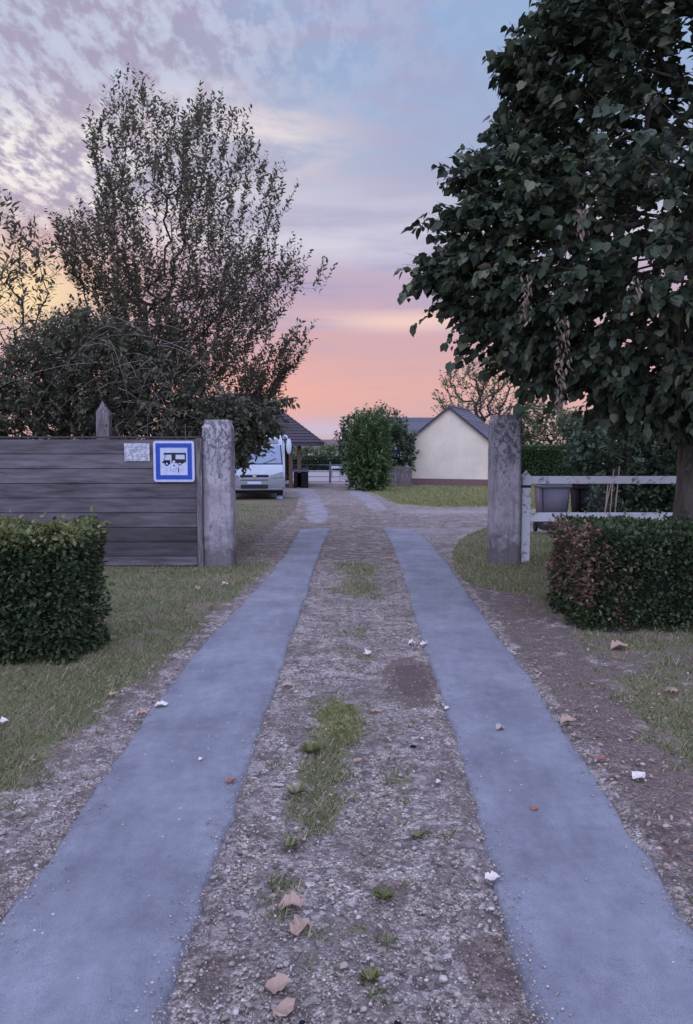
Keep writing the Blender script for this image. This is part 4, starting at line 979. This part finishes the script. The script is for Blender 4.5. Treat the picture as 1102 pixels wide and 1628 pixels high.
# ------------------------------------------------------------------ motorhome
def motorhome():
    Y = 30.0; cx = W(405, 795, Y)[0]; g = float(gz(0, Y)) + .01
    t = empty('motorhome', (cx, Y, g), rz=R(6), label='white coachbuilt motorhome with grey bumper parked on the grass behind the left pillar', cat='motorhome')
    hw = 1.19
    prof = [(.02, .36), (-.04, .62), (0, .80), (.03, 1.05), (.07, 1.34), (.12, 1.38), (.34, 2.15), (.42, 2.44), (.75, 2.58), (6.6, 2.60), (6.7, 2.5), (6.7, .38)]
    b = MB(); b.poly([(-hw, y, z) for y, z in prof], (2 * hw, 0, 0)); bmesh.ops.bevel(b.bm, geom=[e for e in b.bm.edges if abs(e.verts[0].co.x) > hw - .01 and abs(e.verts[1].co.x) > hw - .01 and e.verts[0].co.x * e.verts[1].co.x > 0], offset=.10, segments=3, affect='EDGES')
    b.build('body', M['motor_white'], t, False)
    # windscreen lies on the raked panel
    d = Vector((0, .22, .77)).normalized(); n = Vector((0, -d.z, d.y))
    def onscreen(x, s, off): p = Vector((x, .12, 1.38)) + d * s + n * off; return p
    b = MB(); b.poly([onscreen(-1.06, .03, .004), onscreen(1.06, .03, .004), onscreen(1.00, .76, .004), onscreen(-1.00, .76, .004)], n * .012); b.build('windscreen', M['glass'], t)
    b = MB(); b.poly([onscreen(-1.12, -.02, .003), onscreen(1.12, -.02, .003), onscreen(1.10, .028, .003), onscreen(-1.10, .028, .003)], n * .02)
    for s in (-1, 1): b.poly([onscreen(s * 1.065, .03, .003), onscreen(s * 1.11, .03, .003), onscreen(s * 1.05, .78, .003), onscreen(s * 1.005, .78, .003)], n * .02)
    b.build('screen_surround', M['black'], t)
    for x in (-.55, .35):
        w = MB(); w.cyl(onscreen(x, .02, .03), onscreen(x + .5, .22, .03), .012, n=6); w.build('wiper', M['black'], t)
    b = MB(); b.poly([(-.95, .33, 2.2), (.95, .33, 2.2), (.92, .38, 2.36), (-.92, .38, 2.36)], (0, -.035, .0)); b.build('marker_panel', M['motor_grey'], t)
    b = MB().box((0, -.03, .66), (2.34, .14, .46), bev=.06); b.box((0, -.02, .43), (2.2, .14, .12), bev=.03); b.build('bumper', M['motor_grey'], t, True)
    b = MB(); b.box((0, -.11, .52), (1.06, .03, .15), bev=.012); b.build('air_intake', M['black'], t)
    b = MB(); b.box((0, -.115, .665), (.54, .015, .10)); b.build('number_plate', M['signwhite'], t)
    b = MB()
    for s in (-1, 1): b.box((s * .31, -.02, .93), (.48, .16, .09), bev=.02)
    b.box((0, -.07, .775), (1.1, .09, .025)); b.build('grille', M['black'], t)
    b = MB(); b.poly([(0, -.12, 1.03), (.07, -.12, .93), (0, -.12, .83), (-.07, -.12, .93)], (0, .04, 0)); b.build('diamond_emblem', M['chrome'], t)
    for s in (-1, 1):
        b = MB(); b.poly([(s * .62, -.04, .95), (s * 1.12, .02, 1.10), (s * 1.14, -.04, .88), (s * .66, -.06, .84)], (0, -.07, 0)); b.build('headlight', M['lamp'], t)
        # mirror arm and pod
        mr_ = MB(); mr_.tube([(s * 1.12, .5, 2.40), (s * 1.22, .25, 2.50), (s * 1.33, .08, 2.38)], .035); mr_.sphere((s * 1.35, .05, 2.08), .11, (1, .8, 2.9)); mr_.build('mirror', M['motor_white'], t, True)
    for s in (-1, 1):
        for yy in (1.0, 5.2):
            w = MB().cyl((s * 1.12 - s * .24, yy, .33), (s * 1.12, yy, .33), .33, n=28); wo = w.build('wheel', M['rubber'], t)
            rb = MB().cyl((s * 1.115, yy, .33), (s * 1.13, yy, .33), .2, n=20); rb.build('rim', M['motor_grey'], wo)
    MB().box((0, 3.4, .33), (2.0, 6.0, .22)).build('underframe', M['black'], t)
    for s in (1,):
        b = MB(); b.poly([(s * .86, .35, 0), (s * .86, .95, 0), (s * .86, .95, .10), (s * .86, .75, .10)], (.24, 0, 0)); o = b.build('levelling_ramp', M['signwhite'])
        o.location = t.location; o.rotation_euler = t.rotation_euler; tag(o, 'pale levelling ramp wedged under the front wheel of the motorhome', 'ramp')
motorhome()

# ------------------------------------------------------------------ buildings
def roof_rows(b, A, B, C, D, rows, th=.03):
    """courses of tiles on the plane A(eave left) B(eave right) C(ridge right) D(ridge left)"""
    A, B, C, D = map(Vector, (A, B, C, D)); n = (B - A).cross(D - A).normalized()
    if n.z < 0: n = -n
    for i in range(rows):
        u0, u1 = i / rows, (i + 1) / rows + .004; p = [A.lerp(D, u0), B.lerp(C, u0), B.lerp(C, min(u1, 1)), A.lerp(D, min(u1, 1))]
        q = [p[0] + n * th, p[1] + n * th, p[2] + n * th * .35, p[3] + n * th * .35]; bm = b.bm
        v = [bm.verts.new(x) for x in p + q]
        for f in ((0, 3, 2, 1), (4, 5, 6, 7), (0, 1, 5, 4), (1, 2, 6, 5), (2, 3, 7, 6), (3, 0, 4, 7)): bm.faces.new([v[k] for k in f])
def garage():
    a = W(653, 700, 44.6); r_ = W(777, 700, 43.1); w = math.hypot(r_[0] - a[0], 1.5); th = R(-19.5)
    g = float(gz(0, 43.8)); base = ((a[0] + r_[0]) / 2, 43.85, g)
    t = empty('garage', base, rz=th, label='small cream rendered outbuilding with its gable end facing the drive', cat='outbuilding')
    hw = w / 2; he = 2.62; hr = 4.42; L_ = 6.0
    b = MB(); b.poly([(-hw, 0, .36), (hw, 0, .36), (hw, 0, he), (0, 0, hr), (-hw, 0, he)], (0, L_, 0)); b.build('wall', M['cream'], t)
    MB().box((0, L_ / 2, .18), (w + .05, L_ + .05, .36)).build('plinth', M['plinth'], t)
    ro = MB(); ov = .18; k = (hr - he) / hw
    for s in (-1, 1):
        roof_rows(ro, (s * (hw + .25), -ov, he - .25 * k + .02), (s * (hw + .25), L_ + ov, he - .25 * k + .02), (0, L_ + ov, hr + .02), (0, -ov, hr + .02), 16, .04)
    ro.cyl((0, -ov, hr + .06), (0, L_ + ov, hr + .06), .07, n=8)
    rf = ro.build('roof', M['slate'], t)
    b = MB()
    for s in (-1, 1): b.poly([(0, -ov - .03, hr + .07), (0, -ov - .03, hr - .08), (s * (hw + .28), -ov - .03, he - .28 * k - .10), (s * (hw + .28), -ov - .03, he - .28 * k + .06)], (0, .045, 0))
    b.build('bargeboard', M['barge'], t)
    b = MB(); b.cyl((hw + .30, -ov, he - .22), (hw + .30, L_, he - .22), .06, n=8); b.build('gutter', M['barge'], t)
    MB().cyl((hw + .08, -.05, .0), (hw + .08, -.05, he - .2), .04, n=8).build('downpipe', M['motor_grey'], t)
garage()
def barn():
    Y = 40.0; g = float(gz(0, Y)); ec = W(510, 704, Y); xr = ec[0]; ze = ec[2]; w = 9.0; dp = 7.0
    t = empty('barn', (xr - w / 2, Y + dp / 2, g), label='dark roofed open timber barn behind the motorhome', cat='barn'); o = Vector(t.location)
    zr = W(0, 634, Y)[2] + .5; hx = 3.6; x0 = xr - w
    b = MB(); roof_rows(b, Vector((x0, Y, ze)) - o, Vector((xr, Y, ze)) - o, Vector((xr - hx, Y + dp / 2, zr)) - o, Vector((x0 + hx, Y + dp / 2, zr)) - o, 18, .05)
    roof_rows(b, Vector((x0, Y + dp, ze)) - o, Vector((xr, Y + dp, ze)) - o, Vector((xr - hx, Y + dp / 2, zr)) - o, Vector((x0 + hx, Y + dp / 2, zr)) - o, 18, .05)
    for xx, xi in ((xr, xr - hx), (x0, x0 + hx)): roof_rows(b, Vector((xx, Y, ze)) - o, Vector((xx, Y + dp, ze)) - o, Vector((xi, Y + dp / 2 + .01, zr)) - o, Vector((xi, Y + dp / 2 - .01, zr)) - o, 18, .05)
    b.build('roof', M['barnroof'], t)
    b = MB().box(Vector(((x0 + xr) / 2, Y + .05, ze - .08)) - o, (w - .1, .08, .16)); b.box(Vector((xr - .06, Y + dp / 2, ze - .08)) - o, (.08, dp - .2, .16)); b.build('fascia', M['barge'], t)
    for x in (xr - 1.15, xr - 1.6, xr - 3.4, xr - 5.4, x0 + .8):
        MB().box(Vector((x, Y + .6, (ze + g) / 2 - .05)) - o, (.2, .2, ze - g - .1)).build('timber_post', M['brownwood'], t)
    MB().box(Vector(((x0 + xr) / 2 - .8, Y + dp - .8, (ze + g) / 2)) - o, (w - 2.6, .12, ze - g - .2)).build('rear_wall', M['wood_dark'], t)
    MB().box(Vector((xr - 2.3, Y + 3.2, (ze + g) / 2)) - o, (.12, 5.2, ze - g - .2)).build('side_wall', M['brownwood'], t)
barn()
def chest():
    Y = 41.0; c = W(479, 752, Y); g = float(gz(0, Y)); t = empty('storage_bin', (c[0], Y - .2, g), label='low dark container with a sloping lid standing by the barn', cat='container')
    MB().box((0, 0, .42), (.75, .6, .84), bev=.04).build('body', M['binblack'], t)
    b = MB(); b.poly([(-.4, -.33, .86), (-.4, .33, .86), (-.4, .33, 1.08), (-.4, -.33, .93)], (.8, 0, 0)); b.build('lid', M['bingrey'], t)
chest()
def simple_house(name, label, px0, px1, y_r, y_e, Y, dp, mroof, mwall, cat='house', chimney=False, windows=0):
    g = float(gz(0, Y)); x0 = W(px0, y_e, Y)[0]; x1 = W(px1, y_e, Y)[0]; ze = W(0, y_e, Y)[2]; zr = W(0, y_r, Y + dp / 2)[2]
    t = empty(name, ((x0 + x1) / 2, Y + dp / 2, g), label=label, cat=cat); w = x1 - x0; he, hr = ze - g, zr - g
    b = MB(); b.poly([(-w / 2, -dp / 2, 0), (-w / 2, dp / 2, 0), (-w / 2, dp / 2, he), (-w / 2, 0, hr - .03), (-w / 2, -dp / 2, he)], (w, 0, 0)); b.build('wall', mwall, t)
    r = MB(); k = (hr - he) / (dp / 2)
    for s in (-1, 1): roof_rows(r, (-w / 2 - .2, s * (dp / 2 + .3), he - .3 * k), (w / 2 + .2, s * (dp / 2 + .3), he - .3 * k), (w / 2 + .2, 0, hr), (-w / 2 - .2, 0, hr), 14, .05)
    ro = r.build('roof', mroof, t)
    if chimney: MB().box((w * .2, 0, hr + .2), (.5, .5, .9)).build('chimney', M['plinth'], ro)
    for i in range(windows):
        x = -w / 2 + (i + .5) * w / windows; wf = MB().box((x, -dp / 2 - .01, he * .55), (.9, .06, 1.0)).build('window', M['signwhite'], t)
        MB().box((x, -dp / 2 - .045, he * .55), (.74, .02, .84)).build('pane', M['glass'], wf)
simple_house('slate_house', 'long slate roofed house behind the bushes and the cream outbuilding', 612, 705, 664, 694, 66, 8, M['slate'], M['farwall'], windows=3)
simple_house('tiled_house', 'distant low house with brown tiled roof seen past the end of the barn', 440, 590, 699, 713, 96, 9, M['tileroof'], M['farwall'], windows=3)

# ------------------------------------------------------------------ field gate, yard things
def field_gate():
    Y = 46.0; g = float(gz(0, Y)); xa, xm, xb = (W(p, 770, Y)[0] for p in (452, 525, 556))
    t = empty('field_gate', (xm, Y, g), label='closed tubular metal field gate across the end of the drive', cat='gate')
    for a, b_ in ((xa, xm), (xm, xb)):
        f = MB(); f.cyl((a - xm + .05, 0, .12), (b_ - xm - .05, 0, .12), .02, n=6)
        for z in (.42, .72, 1.12): f.cyl((a - xm + .05, 0, z), (b_ - xm - .05, 0, z), .02, n=6)
        for x in (a - xm + .05, b_ - xm - .05, (a + b_) / 2 - xm): f.cyl((x, 0, .12), (x, 0, 1.12), .02, n=6)
        f.build('gate_leaf', M['metal'], t)
    for x in (xa, xm, xb): MB().cyl((x - xm, .06, -.1), (x - xm, .06, 1.3), .05, n=8).build('gate_post', M['metal'], t)
field_gate()
def low_wall():
    Y = 56; c = W(541, 745, Y); g = float(gz(0, Y)); z = W(0, 741, Y)[2] - g
    t = empty('barrier', (c[0], Y, g), label='low white barrier board standing in the yard beyond the gate', cat='barrier')
    MB().box((0, 0, z - .09), (1.5, .12, .18), bev=.02).build('board', M['motor_white'], t)
    for x in (-.6, .6): MB().box((x, .0, (z - .19) / 2), (.08, .08, z - .19)).build('post', M['metal'], t)
low_wall()
def palisade():
    Y = 42.2; g = float(gz(0, Y)); x0, x1 = W(606, 770, Y)[0], W(655, 770, Y)[0]; n = 13; h = W(0, 741, Y)[2] - g
    t = empty('picket_fence', ((x0 + x1) / 2, Y, g), label='short grey upright board fence between the bushes and the cream outbuilding', cat='fence'); w = x1 - x0; b = MB()
    for i in range(n): b.box((-w / 2 + (i + .5) * w / n, 0, h / 2 + random.uniform(-.04, .03)), (w / n - .015, .025, h + random.uniform(-.05, .04)), ry=random.uniform(-.03, .03))
    b.build('boards', M['wood_post'], t)
    for z in (.25, .8): MB().box((0, .035, z), (w, .04, .08)).build('rail', M['wood_dark'], t)
palisade()

def bin_(px0, px1, yt, Y, m, label):
    g = float(gz(0, Y)); x0, x1 = W(px0, yt, Y)[0], W(px1, yt, Y)[0]; h = W(0, yt, Y)[2] - g; w = x1 - x0
    t = empty('wheelie_bin', ((x0 + x1) / 2, Y + .3, g), label=label, cat='bin', group='wheeled bins behind the rail fence')
    bm = bmesh.new(); lo = [bm.verts.new((sx * w * .40, sy * w * .42, .07)) for sx, sy in ((-1, -1), (1, -1), (1, 1), (-1, 1))]; hi = [bm.verts.new((sx * w * .49, sy * w * .56, h - .08)) for sx, sy in ((-1, -1), (1, -1), (1, 1), (-1, 1))]
    bm.faces.new(lo); bm.faces.new(hi)
    for i in range(4): bm.faces.new((lo[i], lo[(i + 1) % 4], hi[(i + 1) % 4], hi[i]))
    bmesh.ops.bevel(bm, geom=bm.edges[:], offset=.03, segments=3, affect='EDGES'); b = MB(); b.bm.free(); b.bm = bm; b.build('body', m, t, True)
    MB().box((0, 0, h - .09), (w * 1.06, w * 1.2, .05), bev=.015).build('rim', m, t)
    b = MB(); b.box((0, .0, h - .03), (w * 1.02, w * 1.16, .055), rx=.05, bev=.02); b.build('lid', m, t)
    MB().cyl((-w * .35, w * .64, h - .08), (w * .35, w * .64, h - .08), .015, n=8).build('handle', M['binblack'], t)
    for s in (-1, 1): MB().cyl((s * w * .40, w * .42, .1), (s * w * .48, w * .42, .1), .1, n=16).build('wheel', M['rubber'], t)
bin_(861, 908, 766, 14.6, M['bingrey'], 'grey wheelie bin behind the white rail fence')
bin_(920, 968, 768, 15.0, M['binblack'], 'black wheelie bin half hidden by leaves, right of the grey bin')

for i, (pa, pb) in enumerate((((957, 832), (968, 762)), ((966, 832), (976, 750)), ((973, 832), (985, 745)), ((951, 826), (972, 770)))):
    Y = 12.2 + .05 * i; a = W(pa[0], pa[1] + 8, Y); b_ = W(pb[0], pb[1] - 4, Y); a = (a[0], a[1], float(gz(0, Y))); o = MB().cyl((0, 0, 0), tuple(np.array(b_) - np.array(a)), .013, .009, 8).build('garden_cane', M['cane']); o.location = a
    tag(o, ('pale dry cane leaning behind the rail fence, second from the left at its foot', 'pale dry cane leaning behind the rail fence, third from the left at its foot', 'pale dry cane behind the rail fence, rightmost at its foot', 'pale dry cane behind the rail fence, leftmost and most slanted')[i], 'cane', 'pale canes leaning behind the rail fence')

# ------------------------------------------------------------------ shrubs and trees of the background
def bush(name, label, cat, poly, Y0, n, leaf, lm, size, length, per, tmax, up=.4, base_px=None, spread=.9, group=None, noise=.5, dens=None, rc=1.0, barkm='bark_dark', tip_r=.006, hang=0):
    T = poly_sample(n, poly, Y0, tmax, 0, rc, dens); P = np.array(poly); bxp = P[:, 0].mean() if base_px is None else base_px
    bx = W(bxp, 700, Y0)[0]; g = float(gz(0, Y0)); top = T[:, 2].max()
    D = outward(T, (bx, Y0, g + (top - g) * .35), up, noise)
    trunk = [(bx, Y0, g - .1), (bx, Y0, g), (bx, Y0, g + (top - g) * .25), (bx, Y0, g + (top - g) * .5)]
    return plant(name, label, cat, (bx, Y0, g), T, D, trunk, leaf, lm, size, length, per, group, tip_r=tip_r, spread=spread, barkm=barkm, step=.4, hang=hang)
bush('green_bush', 'tall bright green feathery bush beside the drive in front of the field gate', 'bush', [(560, 776), (556, 720), (562, 678), (576, 664), (598, 662), (612, 668), (616, 700), (614, 776)], 38, 750, LANCE2, 'bamboo', .20, .6, 13, 1.2, 1.0)
bush('round_bush', 'dull green rounded bush left behind the tall feathery bush', 'bush', [(545, 750), (538, 700), (545, 675), (562, 660), (580, 668), (585, 750)], 41, 170, OVAL, 'farleaf', .2, .5, 12, .8)
bush('dark_tree', 'small dark rounded tree behind the grey upright boards', 'tree', [(612, 752), (610, 690), (622, 674), (642, 684), (660, 700), (656, 720), (648, 750)], 44.2, 260, OVAL, 'farleaf', .2, .5, 12, .9)
bush('wispy_tree', 'low wispy tree with bare twigs on top behind the feathery bush', 'tree', [(590, 700), (592, 660), (605, 645), (625, 655), (642, 668), (645, 700)], 52, 150, OVAL, 'farleaf', .2, .7, 9, 1.2, .8)
bush('airy_tree', 'airy thinly leaved tree rising behind the cream outbuilding', 'tree', [(700, 720), (695, 640), (705, 605), (735, 580), (770, 570), (830, 560), (850, 620), (850, 720)], 54, 520, OVAL, 'farlight', .20, .9, 11, 2.0, .5, tip_r=.012)
bush('green_tree', 'mid green tree behind the far clipped hedge', 'tree', [(828, 715), (822, 660), (850, 640), (890, 655), (925, 668), (940, 715)], 53, 360, OVAL, 'farlight', .22, .7, 12, 1.5, group=None)
bush('leafy_tree', 'darker leafy tree right of the mid green tree under the lime crown', 'tree', [(905, 740), (900, 680), (925, 655), (965, 640), (1020, 630), (1100, 620), (1140, 740)], 24, 520, OVAL, 'farleaf', .16, .5, 12, 1.6)
bush('evergreen_shrub', 'big dark evergreen shrub behind the bins and the rail fence', 'shrub', [(936, 850), (930, 800), (925, 770), (915, 730), (930, 690), (970, 675), (1040, 670), (1180, 670), (1220, 850)], 16.2, 1700, OVAL, 'farleaf', .11, .4, 14, 1.0)
bush('low_shrub', 'small leafy shrub growing over the black bin', 'shrub', [(926, 846), (932, 800), (940, 772), (962, 764), (985, 800), (990, 846)], 14.2, 60, OVAL, 'farleaf', .08, .25, 12, .3)
bush('distant_bush', 'pale green bush row beyond the yard in front of the tiled house', 'bush', [(440, 728), (440, 712), (490, 710), (545, 711), (600, 712), (600, 728)], 84, 200, OVAL, 'farlight', .35, .8, 10, 1.5)
def far_hedge(name, label, px0, px1, yt, Y, dp, mt, n, size):
    g = float(gz(0, Y)); x0, x1 = W(px0, yt, Y)[0], W(px1, yt, Y)[0]; h = W(0, yt, Y)[2] - g; t = empty(name, ((x0 + x1) / 2, Y + dp / 2, g), label=label, cat='hedge'); w = x1 - x0
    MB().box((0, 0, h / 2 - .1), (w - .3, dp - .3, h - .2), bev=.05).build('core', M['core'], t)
    a, z = rng.random(n), rng.random(n); f = rng.random(n) < h / (h + dp)
    p = np.where(f[:, None], np.stack([(a - .5) * w, -dp / 2 + rng.random(n) ** 2 * .12, z * h], 1), np.stack([(a - .5) * w, (z - .5) * dp, h - rng.random(n) ** 2 * .12], 1))
    D = np.where(f[:, None], np.array([[0, -1, .4]]), np.array([[0, 0, 1.]])) + rng.normal(size=(n, 3)) * .7; D, S, Nn = frames(n, D, roll=rng.normal(size=n) * .5)
    V, F, T = place(OVAL[0], OVAL[1], p, D, S, Nn, size * (.6 + .6 * rng.random(n))); link('foliage', npmesh('foliage', V, F, T), M[mt], t)
far_hedge('garden_hedge', 'neatly clipped green hedge far behind the rail fence', 780, 960, 710, 50, 1.2, 'clipped', 9000, .16)
far_hedge('boundary_hedge', 'dark clipped hedge closing the far side of the yard', 430, 600, 727, 77, 1.2, 'farleaf', 6000, .22)
